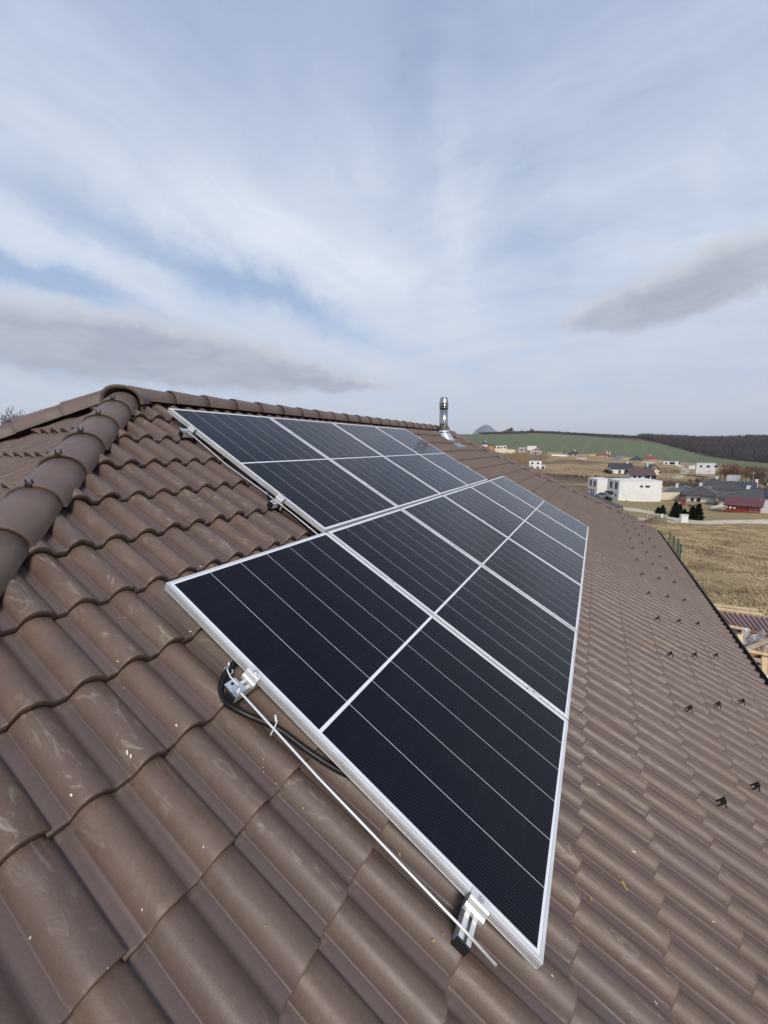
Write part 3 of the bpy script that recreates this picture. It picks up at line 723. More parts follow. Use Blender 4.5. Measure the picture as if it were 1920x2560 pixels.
allu = lambda a, b_: [a + .17 + 1.2 * i for i in range(int((b_ - a) / 1.2) + 1)]
EU6, EU5 = 6 * (PW + PG), 5 * (PW + PG)
rail(-.088, EU6 + .05, 2.343, range(0, 6), 'rail under the lower panels carrying the wire bracket and conduit loop', allu(-.088, EU6))
rail(-.088, EU6 + .05, 3.337, range(0, 6), 'lowest rail, its black end cap showing under the nearest panel', allu(-.088, EU6))
rail(1.070, EU5 + .05, 0.337, range(1, 5), 'topmost rail, under the upper panels just below the ridge', allu(1.07, EU5))
rail(1.070, EU5 + .05, 1.345, range(1, 5), 'second rail from the ridge, black conduit passing its end', allu(1.07, EU5))
# ------------------------------------------------------------------ wires, conduit, ties
def bracket(par, u, v, w):
    b = MB()
    b.hexa([W(u - .022, v - .045, w - .003), W(u + .028, v - .045, w - .003), W(u + .028, v + .022, w - .003), W(u - .022, v + .022, w - .003), W(u - .022, v - .045, w), W(u + .028, v - .045, w), W(u + .028, v + .022, w), W(u - .022, v + .022, w)])
    b.hexa([W(u - .018, v - .010, w - .014), W(u + .022, v - .010, w - .014), W(u + .022, v + .020, w - .014), W(u - .018, v + .020, w - .014), W(u - .018, v - .010, w - .0105), W(u + .022, v - .010, w - .0105), W(u + .022, v + .020, w - .0105), W(u - .018, v + .020, w - .0105)])
    br = obj('wire_bracket', b, M_zinc, par)
    b = MB(); c = W(u + .0, v + .006, w - .014); nrm = W(0, 0, -1); b.tube([c, c + nrm * .003], .010, 14); b.tube([c + nrm * .003, c + nrm * .010], [.0072, .0066], 6); obj('bolt', b, M_zinc, br)
    b = MB(); c = W(u + .003, v - .030, w - .0032); b.tube([c, c + nrm * .0004], .0065, 14); obj('bolt_hole', b, M_blackpl, br)
wr = thing('lightning_wire', W(-.07, 2.87, .03), 'long bare aluminium wire beside the nearest panel, its free end past the lowest rail', 'wire', 'aluminium earthing wires')
b = MB(); b.tube([W(*p) for p in [(-.066, 2.325, .0305), (-.0655, 2.37, .0305), (-.069, 2.55, .030), (-.072, 2.75, .0315), (-.0705, 2.95, .031), (-.070, 3.15, .0305), (-.069, 3.33, .030), (-.071, 3.432, .031)]], .0042, 12)
obj('wire', b, M_alu, wr, True); bracket(wr, -.066, 2.345, .0345)
wr = thing('lightning_wire', W(1.1, 1.0, .04), 'thin bare wire running down beside the upper row of panels', 'wire', 'aluminium earthing wires')
b = MB(); b.tube([W(*p) for p in [(1.095, .27, .036), (1.098, .33, .031), (1.112, .42, .034), (1.122, .60, .045), (1.118, .80, .052), (1.122, 1.0, .047), (1.118, 1.2, .036), (1.112, 1.33, .031), (1.120, 1.50, .034), (1.125, 1.76, .042), (1.13, 1.85, .05)]], .0042, 12)
obj('wire', b, M_alu, wr, True); bracket(wr, 1.098, .338, .0345)
def smooth_path(pts, n):
    p = np.array(pts, float); p = np.vstack([2 * p[0] - p[1], p, 2 * p[-1] - p[-2]]); out = []
    for i in range(1, len(p) - 2):
        for k in range(n):
            t = k / n; a, b_, c, d = p[i - 1], p[i], p[i + 1], p[i + 2]
            out.append(0.5 * ((2 * b_) + (-a + c) * t + (2*a - 5*b_ + 4*c - d) * t*t + (-a + 3*b_ - 3*c + d) * t**3))
    out.append(p[-2]); return np.array(out)
def conduit(name, pts, r, label, corr=True, lift=0.013):
    P = smooth_path([W(q[0], q[1], q[2] - lift) for q in pts], 24); d = np.r_[0, np.cumsum(np.linalg.norm(np.diff(P, axis=0), axis=1))]
    pitch = .0062; n = int(d[-1] / (pitch / 4)); q = np.linspace(0, d[-1], n)
    P2 = np.stack([np.interp(q, d, P[:, i]) for i in range(3)], 1)
    rr = [r - (.0034 if (i % 4) in (2, 3) else 0) for i in range(n)] if corr else r
    b = MB(); b.tube(P2, rr, 14); o = obj(name, b, M_conduit, None, False); return tag(o, label, 'conduit')
conduit('cable_conduit', [(.20, 2.20, .070), (.09, 2.215, .068), (.035, 2.235, .064), (-.010, 2.245, .066), (-.050, 2.262, .075), (-.082, 2.292, .088), (-.098, 2.336, .092), (-.092, 2.386, .084), (-.074, 2.44, .080), (-.050, 2.49, .080), (-.030, 2.545, .078),
        (-.019, 2.60, .077), (-.008, 2.665, .077), (.011, 2.74, .078), (.036, 2.81, .080), (.075, 2.87, .080), (.15, 2.93, .080), (.30, 3.0, .080)], .0125, 'black corrugated conduit looping out from under the nearest panel')
conduit('cable_conduit', [(1.35, 1.17, .060), (1.24, 1.19, .058), (1.155, 1.215, .056), (1.125, 1.25, .052), (1.115, 1.295, .056), (1.124, 1.35, .064), (1.150, 1.43, .070), (1.153, 1.53, .072), (1.144, 1.63, .074), (1.140, 1.72, .078), (1.15, 1.86, .085), (1.25, 2.0, .085)], .0125, 'black conduit emerging under the upper row of panels near the corner')
def tie(name, c, axis, r, label, tail=None, stub=None):
    b = MB(); axis = np.array(axis, float); axis /= np.linalg.norm(axis); a = np.cross(axis, (0, 0, 1)); a /= np.linalg.norm(a); q_ = np.cross(axis, a); n = 20
    pts = [c + (a * math.cos(2 * PI * k / n) + q_ * math.sin(2 * PI * k / n)) * r for k in range(n + 1)]
    b.tube(pts, .0022, 6)
    if stub is not None: b.beam(stub[0], stub[1], .006, .006)
    if tail is not None: b.tube([np.array(x) for x in tail], .0024, 6)
    return tag(obj(name, b, M_whitepl, None, True), label, 'cable tie', 'white cable ties')
tie('cable_tie', W(-.045, 2.530, .058), W(.45, 1, 0), .026, 'white cable tie binding the conduit to the long wire', None, (W(-.050, 2.528, .022), W(-.040, 2.510, .014)))
tie('cable_tie', W(-.012, 2.246, .066), W(-1, .3, 0), .0165, 'white cable tie with long tail above the wire bracket', [W(-.016, 2.240, .046), W(-.034, 2.252, .040), W(-.050, 2.285, .032), W(-.054, 2.325, .028), W(-.050, 2.345, .026)], (W(-.016, 2.243, .050), W(-.004, 2.228, .044)))
tie('cable_tie', W(1.137, 1.392, .066), W(.3, 1, 0), .0185, 'white cable tie round the conduit beside the upper panels', None, (W(1.140, 1.385, .046), W(1.146, 1.37, .040)))
# ------------------------------------------------------------------ crumbs and leaves lying on the tiles
def surf_w(u, v):
    k = math.floor((v - 1.67) / GA) + 1; v0 = 1.67 + GA * (k - 1); s_ = (u + .02) % .3
    return .149 - .035 * (v - v0) / GA - float(prof(np.array(s_)))
def flakes(name, spots, m_, label, cat_):
    b = MB()
    for (u, v, sz, el) in spots:
        sz = sz * .62; w = surf_w(u, v) - .0015; a = rnd.uniform(-.5, .5); n = 7; ring = []
        for k in range(n):
            q = 2 * PI * k / n; r = sz * rnd.uniform(.6, 1.15); x, y = math.cos(q) * r * .5, math.sin(q) * r * el
            uu, vv = u + x * math.cos(a) - y * math.sin(a), v + x * math.sin(a) + y * math.cos(a)
            ring.append(W(uu, vv, min(w, surf_w(uu, vv)) - .0005))
        vs = ring + [r_ + (W(0, 0, -1) * sz * rnd.uniform(.2, .5)) + (W(u, v, w) - r_) * .3 for r_ in ring] + [W(u, v, w - sz * .55)]
        fs = [(k, (k + 1) % n, n + (k + 1) % n, n + k) for k in range(n)] + [(n + k, n + (k + 1) % n, 2 * n) for k in range(n)]
        b.add(vs, fs)
    o = obj(name, b, m_, None, False); return tag(o, label, cat_, None, 'stuff')
sp = []
for (px, py, sz, el) in ((173, 2003, .0085, 1.0), (313, 1896, .012, 1.5), (322, 1908, .010, 1.2), (435, 1827, .009, 1.3), (292, 1664, .007, 1.2), (313, 1707, .005, .8), (302, 1535, .004, .8), (314, 1536, .004, .8), (500, 2135, .006, .8),
                         (475, 1580, .008, 1.1), (501, 1417, .009, 1.2), (76, 2342, .009, .6), (350, 2285, .005, 1), (500, 2132, .005, .7), (657, 1918, .004, 1), (660, 1928, .004, 1), (655, 1905, .004, 1),
                         (1434, 1928, .006, 2.2), (1502, 1955, .006, 2.4), (1576, 2135, .009, 2.2), (1555, 1860, .006, 1.5), (1777, 2308, .007, 1.6), (1690, 2115, .004, 1), (1640, 2506, .006, 1.5), (1360, 2452, .008, 1), (1874, 2033, .005, 1), (1808, 2150, .005, 1.2), (1796, 2418, .007, 1)):
    c = at_v(px, py, .115); sp.append((c[0], c[1], sz, el))
for k in range(260):
    u = rnd.uniform(-1.0, 5.5); v = 1.67 + GA * rnd.randint(-4, 11) - abs(rnd.gauss(0, .05)) if rnd.random() < .6 else rnd.uniform(0.2, 5.5)
    if u > lo_m(v) + .15: sp.append((u, v, rnd.uniform(.0012, .0035), rnd.uniform(.6, 1.6)))
flakes('mortar_crumbs', sp, M_crumb, 'pale mortar crumbs scattered over the brown roof tiles', 'crumbs')
lf = []
for (px, py, sz, el) in ((1486, 2240, .016, .9), (1565, 2213, .018, 1.6), (1440, 2192, .010, 1.6), (1614, 2002, .010, .9), (1003, 2130, .010, 1.2), (1073, 2362, .012, .9), (1091, 2352, .009, .8), (757, 2020, .010, .7), (654, 2328, .009, .8), (1548, 2045, .010, 1.6), (690, 1960, .009, 1.5), (1690, 2323, .008, .8)):
    c = at_v(px, py, .115); lf.append((c[0], c[1], sz, el))
flakes('dry_leaves', lf, M_leaf, 'small curled dry leaf scraps lying on the roof tiles', 'leaves')

# ------------------------------------------------------------------ village: builders
M_dkglass = mat('dark_window_glass', (0.02, 0.024, 0.03), 0.08, 0, 0.5)
WALLS = {k: wmat('wall_' + k, c, 0.07, 0.5, 0.85, 0, 0.1) for k, c in dict(white=(.74, .73, .70), cream=(.66, .56, .40), grey=(.45, .44, .43), stone=(.42, .38, .33), palegrey=(.56, .57, .58), green=(.30, .55, .30), yellow=(.70, .52, .20), orange=(.52, .22, .08), red=(.28, .055, .035), pink=(.60, .47, .42), block=(.50, .47, .42)).items()}
ROOFS = {k: wmat('roof_' + k, c, 0.18, 1.2, 0.6, 0, 0.2) for k, c in dict(black=(.035, .037, .042), grey=(.095, .098, .102), slate=(.060, .058, .056), brown=(.088, .052, .046), red=(.26, .055, .04), wine=(.115, .042, .042), purple=(.06, .04, .055), flat=(.33, .33, .33), white=(.62, .62, .60), teal=(.025, .05, .05)).items()}
M_pv = mat('dark_blue_cells', (0.014, 0.018, 0.035), 0.22, 0, 0.5)
M_wood = wmat('pale_timber', (0.60, 0.46, 0.28), 0.2, 6, 0.8, 0, 0.15)
M_oldwood = wmat('weathered_timber', (0.40, 0.33, 0.25), 0.25, 6, 0.85, 0, 0.2)
M_redwood = wmat('red_stained_timber', (0.24, 0.050, 0.028), 0.25, 3, 0.7, 0, 0.2)
def root(name, p, yaw, label, cat_, group=None):
    r = thing(name, p, label, cat_, group); r.rotation_euler = (0, 0, yaw); return r
def lobj(name, mb, m_, par, smooth=False): return obj(name, mb, m_, par, smooth, local=True)
def house(pl, pr, D, depth, h, roof_kind, rh, wall, roofm, label, yaw=0.0, over=0.5, wins=(), chim=(), name='house', cat_='house', group=None, h_ext=1.6, pv=None, DR=None, parapet=0.35):
    """front wall runs from pixel pl to pixel pr of the photograph at distance D (DR at its right end); local x to the right, y away"""
    xl_, xr_ = (pl[0] - 960) / 1002.05, (pr[0] - 960) / 1002.05
    if DR is None: DR = D * math.sqrt((1 + xl_ ** 2) / (1 + xr_ ** 2))
    A = at(*pl, D); B = at(*pr, DR); d = B - A; L = float(np.hypot(d[0], d[1])); ang = math.atan2(d[1], d[0]) + yaw
    r = root(name, (A[0], A[1], min(A[2], B[2])), ang, label, cat_, group)
    wm, rm = WALLS[wall], ROOFS[roofm]
    b = MB(); b.box((0, 0, -h_ext), (L, depth, h)); 
    o = over; hc = h + .002
    if roof_kind in ('gx', 'gy'):
        if roof_kind == 'gx':
            for x in (0, L): b.add([(x, 0, h), (x, depth, h), (x, depth / 2, h + rh * .96)], [(0, 1, 2), (2, 1, 0)])
        else:
            for y in (0, depth): b.add([(0, y, h), (L, y, h), (L / 2, y, h + rh * .96)], [(0, 1, 2), (2, 1, 0)])
    lobj('wall', b, wm, r)
    rb = MB(); x0, y0, x1, y1 = -o, -o, L + o, depth + o; th = .22
    if roof_kind == 'hip':
        m_ = min(x1 - x0, y1 - y0) / 2
        a_, c_ = ((x0 + m_, (y0 + y1) / 2), (x1 - m_, (y0 + y1) / 2)) if x1 - x0 >= y1 - y0 else (((x0 + x1) / 2, y0 + m_), ((x0 + x1) / 2, y1 - m_))
        z0 = hc - .05
        vs = [(x0, y0, z0), (x1, y0, z0), (x1, y1, z0), (x0, y1, z0), (x0, y0, z0 + th), (x1, y0, z0 + th), (x1, y1, z0 + th), (x0, y1, z0 + th), (*a_, z0 + rh), (*c_, z0 + rh)]
        fs = [(3, 2, 1, 0), (0, 1, 5, 4), (1, 2, 6, 5), (2, 3, 7, 6), (3, 0, 4, 7)]
        fs += [(4, 5, 9, 8), (5, 6, 9), (6, 7, 8, 9), (7, 4, 8)] if x1 - x0 >= y1 - y0 else [(4, 5, 8), (5, 6, 9, 8), (6, 7, 9), (7, 4, 8, 9)]
        rb.add(vs, fs)
        for k, e in ((4, 8), (7, 8), (5, 9), (6, 9)) if x1 - x0 >= y1 - y0 else ((4, 8), (5, 8), (6, 9), (7, 9)): rb.beam(vs[k], vs[e], .28, .12)
        rb.beam(vs[8], vs[9], .28, .12) if abs(a_[0] - c_[0]) + abs(a_[1] - c_[1]) > .1 else None
    elif roof_kind == 'gx':
        ym = depth / 2; s_ = rh / (ym); zr_ = h + rh + .05; ze = h - s_ * o + .05
        rb.hexa([(x0, y0, ze), (x1, y0, ze), (x1, ym, zr_), (x0, ym, zr_), (x0, y0, ze + th), (x1, y0, ze + th), (x1, ym, zr_ + th), (x0, ym, zr_ + th)])
        rb.hexa([(x0, ym, zr_), (x1, ym, zr_), (x1, y1, ze), (x0, y1, ze), (x0, ym, zr_ + th), (x1, ym, zr_ + th), (x1, y1, ze + th), (x0, y1, ze + th)])
    elif roof_kind == 'gy':
        xm = L / 2; s_ = rh / xm; zr_ = h + rh + .05; ze = h - s_ * o + .05
        rb.hexa([(x0, y0, ze), (xm, y0, zr_), (xm, y1, zr_), (x0, y1, ze), (x0, y0, ze + th), (xm, y0, zr_ + th), (xm, y1, zr_ + th), (x0, y1, ze + th)])
        rb.hexa([(xm, y0, zr_), (x1, y0, ze), (x1, y1, ze), (xm, y1, zr_), (xm, y0, zr_ + th), (x1, y0, ze + th), (x1, y1, ze + th), (xm, y1, zr_ + th)])
    else:
        p_ = parapet
        for (a, c) in (((-.03, -.03), (L + .03, .25)), ((-.03, depth - .25), (L + .03, depth + .03)), ((-.03, .25), (.25, depth - .25)), ((L - .25, .25), (L + .03, depth - .25))):
            rb.box((*a, h + .003), (*c, h + .10 + .0))
        rb.box((.25, .25, h + .002), (L - .25, depth - .25, h + .06))
    ro = lobj('roof', rb, rm, r)
    for (x, y, w_, hh) in chim:
        b = MB(); b.box((x - w_ / 2, y - w_ / 2, h), (x + w_ / 2, y + w_ / 2, h + hh)); b.box((x - w_ / 2 - .08, y - w_ / 2 - .08, h + hh + .001), (x + w_ / 2 + .08, y + w_ / 2 + .08, h + hh + .1)); lobj('chimney', b, WALLS['white'], ro)
    for wdw in wins:                                            # (face, position, sill height, width, height[, material])
        f_, c0, z0, w_, hh = wdw[:5]; m_ = wdw[5] if len(wdw) > 5 else M_dkglass; nm = wdw[6] if len(wdw) > 6 else 'window'
        fr_, gl_ = MB(), MB()
        def B_(mb, a0, a1, z0_, z1_, e0, e1):
            if f_ == 'f': mb.box((a0, -e1, z0_), (a1, -e0, z1_))
            elif f_ == 'l': mb.box((-e1, a0, z0_), (-e0, a1, z1_))
            else: mb.box((L + e0, a0, z0_), (L + e1, a1, z1_))
        t_ = .07
        B_(fr_, c0 - w_/2 - t_, c0 + w_/2 + t_, z0 - t_, z0, .003, .05); B_(fr_, c0 - w_/2 - t_, c0 + w_/2 + t_, z0 + hh, z0 + hh + t_, .003, .05)
        B_(fr_, c0 - w_/2 - t_, c0 - w_/2, z0 + .001, z0 + hh - .001, .003, .05); B_(fr_, c0 + w_/2, c0 + w_/2 + t_, z0 + .001, z0 + hh - .001, .003, .05)
        B_(gl_, c0 - w_/2, c0 + w_/2, z0, z0 + hh, .004, .02)
        if w_ > 1.3: B_(fr_, c0 - .03, c0 + .03, z0 + .001, z0 + hh - .001, .021, .045)
        wo = lobj(nm, gl_, m_, r); lobj('frame', fr_, WALLS['grey'] if nm == 'window' else WALLS['palegrey'], wo)
    if pv:
        for (x0p, y0p, nx_, ny_) in pv:                          # arrays on the slope facing the viewer: the slope rises from y0 by rh over half the depth
            m_ = (depth + 2 * o) / 2; sl = rh / m_
            mb = MB(); fm = MB()
            for i in range(nx_):
                for j in range(ny_):
                    xa, ya = x0p + i * 1.08, y0p + j * 1.7
                    def zz(y, e): return h - .05 + .30 + (y + o) * sl + e
                    mb.hexa([(xa, ya, zz(ya, 0)), (xa + 1.02, ya, zz(ya, 0)), (xa + 1.02, ya + 1.6, zz(ya + 1.6, 0)), (xa, ya + 1.6, zz(ya + 1.6, 0)),
                             (xa, ya, zz(ya, .05)), (xa + 1.02, ya, zz(ya, .05)), (xa + 1.02, ya + 1.6, zz(ya + 1.6, .05)), (xa, ya + 1.6, zz(ya + 1.6, .05))])
            lobj('solar_array', mb, M_pv, r)
    r['_L'] = L
    return r
def lbl(r): 
    if '_L' in r: del r['_L']
    return r
Wd = lambda *a: a
M_door = mat('dark_door', (0.05, 0.055, 0.06), 0.5)
# --- the two white cube houses beyond the roof's far corner
house((1545, 1252), (1651.5, 1254), 117, 9.5, 5.85, 'flat', 0, 'white', 'white', 'larger front white cube house with two small dark windows high on its blank wall', DR=115.0,
      wins=[('f', 5.9, 4.05, .62, .55), ('f', 7.5, 4.05, 1.1, .5), ('l', 2.2, 3.3, 1.7, 2.0), ('l', 6.2, 3.3, 1.7, 2.0), ('l', 2.0, 1.1, .9, .9), ('l', 4.6, .1, 1.0, 2.1, M_door, 'door'), ('l', 6.3, .1, 1.0, 2.1, M_door, 'door'), ('l', 8.5, 1.1, .8, .8)], group='white cube houses', yaw=0.0)
house((1491, 1240), (1530, 1242), 134, 9.0, 5.7, 'flat', 0, 'white', 'white', 'smaller rear white cube house, left of the front one, with a tall dark window pair', DR=133.3,
      wins=[('l', 2.2, 3.2, 1.7, 2.0), ('l', 6.0, 3.2, 1.7, 2.0), ('l', 3.0, .1, 1.0, 2.1, M_door, 'door'), ('l', 5.0, .1, 1.0, 2.1, M_door, 'door'), ('l', 7.8, 1.2, .8, .8)], group='white cube houses')
# --- dark roofed bungalows on the right
house((1660, 1257), (1748, 1262), 128, 12, 2.9, 'hip', 2.5, 'block', 'grey', 'grey roofed bungalow right beside the white cube house, one white chimney', yaw=-.05, over=.8, chim=[(2.6, 5.5, .7, 2.9)], wins=[('f', 3.0, .8, 1.2, 1.1), ('f', 7.5, .8, 1.2, 1.1)], group='dark roofed bungalows')
house((1712, 1262), (1788, 1262), 116, 13, 2.9, 'hip', 2.2, 'white', 'slate', 'dark roofed bungalow with white wall and two tall dark windows', over=.9, wins=[('f', 1.6, .3, .6, 1.9), ('f', 3.0, .1, .8, 2.1)], chim=[(3.2, 8, .7, 2.9)], group='dark roofed bungalows')
house((1752, 1228), (1815, 1228), 160, 12, 2.6, 'hip', 2.4, 'palegrey', 'slate', 'farther slate roofed bungalow with a white chimney on its ridge', over=.8, chim=[(4.5, 6, .7, 3.1)], group='dark roofed bungalows')
house((1783, 1242), (1868, 1243), 142, 13, 2.7, 'hip', 2.6, 'grey', 'slate', 'slate roofed bungalow carrying the farther solar array, behind the red cabin', over=.8, wins=[('f', 2.5, .8, 1.4, 1.1), ('f', 8.0, .2, 1.6, 1.9)], pv=[(2.5, .8, 8, 3)], chim=[(11.0, 7, .8, 3.4)], group='dark roofed bungalows')
house((1793, 1266), (1990, 1272), 106, 13, 2.2, 'hip', 2.5, 'stone', 'slate', 'dark roofed bungalow at the right edge with rows of blue solar panels', over=.8, pv=[(9.0, 1.0, 9, 3)], chim=[(5.6, 6.6, .8, 3.0)], wins=[('f', 2.0, .6, 1.3, 1.3), ('f', 4.6, .6, .8, 1.6)], group='dark roofed bungalows')
# --- middle distance
house((1577, 1196), (1634, 1199), 222, 10, 2.6, 'gx', 3.0, 'white', 'brown', 'white house with brown gable roof and open terrace, behind the white cubes', over=.9, DR=219, wins=[('f', 1.8, .8, 1.2, 1.1), ('f', 4.2, .8, 1.2, 1.1), ('f', 8.0, .1, 2.2, 2.0), ('f', 11.0, .1, 2.2, 2.0)])
house((1527, 1184), (1581, 1184), 262, 10, 3.2, 'gx', 3.2, 'white', 'black', 'white house with black gable roof and dark hedge at its left', over=.5, DR=258, wins=[('f', 5.0, .2, 1.2, 2.0), ('f', 8.5, .2, 1.6, 2.2), ('f', 12.0, .2, 2.0, 2.2)], chim=[(10.0, 5, .8, 4.2)])
house((1622, 1186), (1651, 1187), 268, 13, 3.0, 'gy', 3.4, 'cream', 'slate', 'cream house with gable end and grey roof behind the brown roofed one', over=.5, yaw=.35, wins=[('f', 3.0, 3.4, .9, 1.0), ('f', 5.2, 3.4, .9, 1.0), ('f', 6.4, .8, 1.3, 1.3)], chim=[(1.5, 8, .8, 4.0)])
house((1322, 1174), (1353, 1174), 280, 9, 5.9, 'flat', 0, 'white', 'flat', 'white two storey cube house standing alone in the brown scrub below the hill', wins=[('f', 2.2, 3.8, 1.4, 1.2), ('f', 5.8, 3.8, 1.4, 1.2), ('f', 2.2, .9, 1.4, 1.2), ('f', 5.8, .9, 1.4, 1.2)])
house((1351, 1174), (1363, 1174), 279, 7, 3.0, 'flat', 0, 'palegrey', 'flat', 'small low grey annex at the right of the lone white two storey house', wins=[('f', 1.6, .6, 1.6, 1.6)], name='annex', cat_='annex')
# --- the upper row below the green field, left to right
house((1204, 1116.5), (1218, 1117.5), 430, 9, 2.9, 'hip', 3.0, 'white', 'black', 'leftmost upper house, black hip roof over a white wall', chim=[(4, 4, .8, 3.6)], over=.6)
house((1221, 1119), (1233, 1120.5), 425, 6, 2.2, 'gy', 1.8, 'orange', 'brown', 'small orange timber shed beside the leftmost black roofed house', name='shed', cat_='shed')
house((1240, 1122), (1266, 1121), 430, 9, 3.0, 'flat', 0, 'white', 'white', 'white flat roofed bungalow with dark glazed front above the long cream wall', wins=[('f', 2.5, .4, 2.2, 1.9), ('f', 5.6, .4, 1.6, 1.9), ('f', 8.8, .4, 1.8, 1.9)])
house((1326, 1134), (1352, 1135.5), 405, 9, 3.2, 'gy', 2.9, 'pink', 'white', 'pinkish white gabled house with terrace in the middle of the upper row', wins=[('f', 2.2, .6, 1.4, 1.5), ('f', 5.0, .2, 2.2, 2.1), ('f', 8.0, .6, 1.2, 1.5)])
house((1318, 1122), (1341, 1122), 440, 9, 3.2, 'flat', 0, 'white', 'purple', 'white house with dark purple roof just behind the pinkish gabled one', name='house')
house((1355, 1134), (1369, 1136), 405, 6, 2.4, 'flat', 0, 'stone', 'black', 'dark open pergola beside the pinkish gabled house', name='pergola', cat_='pergola', wins=[('f', 1.6, .2, 1.8, 2.0), ('f', 4.0, .2, 1.6, 2.0)])
house((1419, 1141), (1445, 1141.5), 400, 10, 2.8, 'hip', 3.0, 'stone', 'black', 'upper house with black hip roof and grey wall beside the pale sheds', over=.8, wins=[('f', 3.0, .7, 1.3, 1.3), ('f', 7.0, .7, 1.3, 1.3)], chim=[(6.0, 6, .7, 4.0)])
house((1441, 1150), (1466, 1151.5), 372, 6, 2.5, 'flat', 0, 'pink', 'flat', 'long pale shed in front of the black hip roofed upper house', name='shed', cat_='shed')
house((1474, 1140), (1490, 1141), 425, 7, 2.2, 'flat', 0, 'yellow', 'flat', 'small bright yellow building left of the red hip roof', name='outbuilding', cat_='outbuilding')
house((1491, 1142), (1522, 1144), 418, 10, 2.4, 'hip', 2.7, 'white', 'red', 'white bungalow with red hip roof between yellow building and dark red shed', over=.8, chim=[(9.5, 4, .8, 3.8), (11.8, 5, .8, 3.2)], wins=[('f', 8.6, .6, 1.4, 1.3), ('f', 11.2, .3, 1.2, 1.8)])
house((1525, 1144), (1539, 1146), 415, 7, 2.2, 'flat', 0, 'red', 'wine', 'dark red timber shed right of the red roofed bungalow', name='shed', cat_='shed')
house((1553, 1155.5), (1572, 1156), 385, 7, 2.9, 'flat', 0, 'green', 'flat', 'bright mint green garage beside the lane in the upper row', name='garage', cat_='garage')
house((1575, 1156), (1605, 1156.5), 380, 10, 2.5, 'hip', 3.4, 'white', 'teal', 'white bungalow with very dark greenish hip roof next to the mint green garage', over=.9, wins=[('f', 2.6, .5, 1.6, 1.5), ('f', 8.4, .5, 1.8, 1.5)])
house((1607, 1152), (1643, 1153.5), 392, 10, 2.3, 'hip', 3.0, 'cream', 'red', 'bungalow with bright red hip roof right of the dark greenish roofed one', over=.8, chim=[(6, 5, .8, 4.0)])
house((1658, 1161), (1696, 1162), 352, 8, 3.0, 'flat', 0, 'white', 'grey', 'low white bungalow with thin grey flat roof and bluish glass front', over=.5, wins=[('f', 2.0, .6, 1.4, 1.4), ('f', 6.4, .2, 3.6, 2.2), ('f', 11.5, .6, 1.2, 1.4)])
house((1740, 1177), (1788, 1179), 262, 9, 5.2, 'flat', 0, 'white', 'palegrey' if 'palegrey' in ROOFS else 'flat', 'large white boxy house with dark windows beyond the bare brown trees', wins=[('f', 2.4, 2.6, 1.0, 1.3), ('f', 6.0, 2.6, 1.6, 1.3), ('f', 9.9, 2.6, 1.6, 1.3)])
house((1817, 1196), (1850, 1197), 190, 4, 1.5, 'flat', 0, 'palegrey', 'flat', 'low pale shed half hidden under the bare trees', name='shed', cat_='shed')
house((1297, 1126), (1313, 1127.5), 415, 5, 2.2, 'gx', 1.2, 'stone', 'flat', 'small grey garden shed between the flat roofed bungalow and the pinkish gabled house', name='shed', cat_='shed', wins=[('f', 3.0, .1, 1.4, 1.8)])
house((1644, 1156), (1655, 1157), 372, 5, 2.0, 'flat', 0, 'stone', 'grey', 'little grey shed between the bright red roof and the thin flat roof', name='shed', cat_='shed')
def power_pole(p, h, label):
    r = root('power_pole', p, -1.2, label, 'pole', 'power poles in the valley'); b = MB(); b.tube([(0, 0, -.5), (0, 0, h)], [.16, .11], 8); lobj('shaft', b, M_oldwood, r)
    b = MB(); b.box((-.9, -.06, h - .55), (.9, .06, h - .42)); lobj('crossarm', b, M_oldwood, r)
    for x in (-.8, 0, .8): b = MB(); b.tube([(x, 0, h - .419), (x, 0, h - .25)], .05, 8); lobj('insulator', b, WALLS['white'], r)
pps = [on_ground(1668, 1214, 190), on_ground(1770, 1216, 182), on_ground(1880, 1216, 176)]
for p, l in zip(pps, ('left power pole behind the dark roofed bungalows', 'middle power pole behind the dark roofed bungalows', 'right power pole before the big bare trees')): power_pole(p, 8.0, l)
b = MB()
for a, c in zip(pps, pps[1:]):
    for o_ in (-.8, .8):
        P = [a + (c - a) * k / 12 + np.array([o_, 0, 7.75 - 1.4 * (1 - (k / 6 - 1) ** 2)]) for k in range(13)]; b.tube(P, .02, 4)
tag(obj('overhead_wire', b, M_darkmetal), 'thin overhead wires sagging between the power poles in the valley', 'wire')
# --- low walls
def wall(pl, pr, D, h, label, m_='cream', name='garden_wall', cat_='wall', DR=None, group=None, th=.25):
    A = at(*pl, D); B = at(*pr, DR or D); d = B - A; L = float(np.hypot(d[0], d[1])); r = root(name, (A[0], A[1], min(A[2], B[2])), math.atan2(d[1], d[0]), label, cat_, group)
    b = MB(); n = max(1, int(L / 3)); z1 = (B[2] - A[2])
    o0 = A[2] - min(A[2], B[2]); 
    b.hexa([(0, 0, -1.5), (L, 0, -1.5), (L, th, -1.5), (0, th, -1.5), (0, 0, h + o0), (L, 0, h + o0 + z1), (L, th, h + o0 + z1), (0, th, h + o0)])
    lobj('wall_body', b, WALLS[m_], r)
    c = MB(); c.hexa([(-.03, -.04, h + o0 + .002), (L + .03, -.04, h + o0 + z1 + .002), (L + .03, th + .04, h + o0 + z1 + .002), (-.03, th + .04, h + o0 + .002), (-.03, -.04, h + o0 + .08), (L + .03, -.04, h + o0 + z1 + .08), (L + .03, th + .04, h + o0 + z1 + .08), (-.03, th + .04, h + o0 + .08)])
    lobj('coping', c, WALLS['grey'], r); return r
wall((1237, 1127), (1287, 1130), 405, 2.3, 'long cream wall under the white flat roofed bungalow')
wall((1378, 1139), (1418, 1141), 395, 1.4, 'pale wall left of the black hip roofed upper house', 'white')
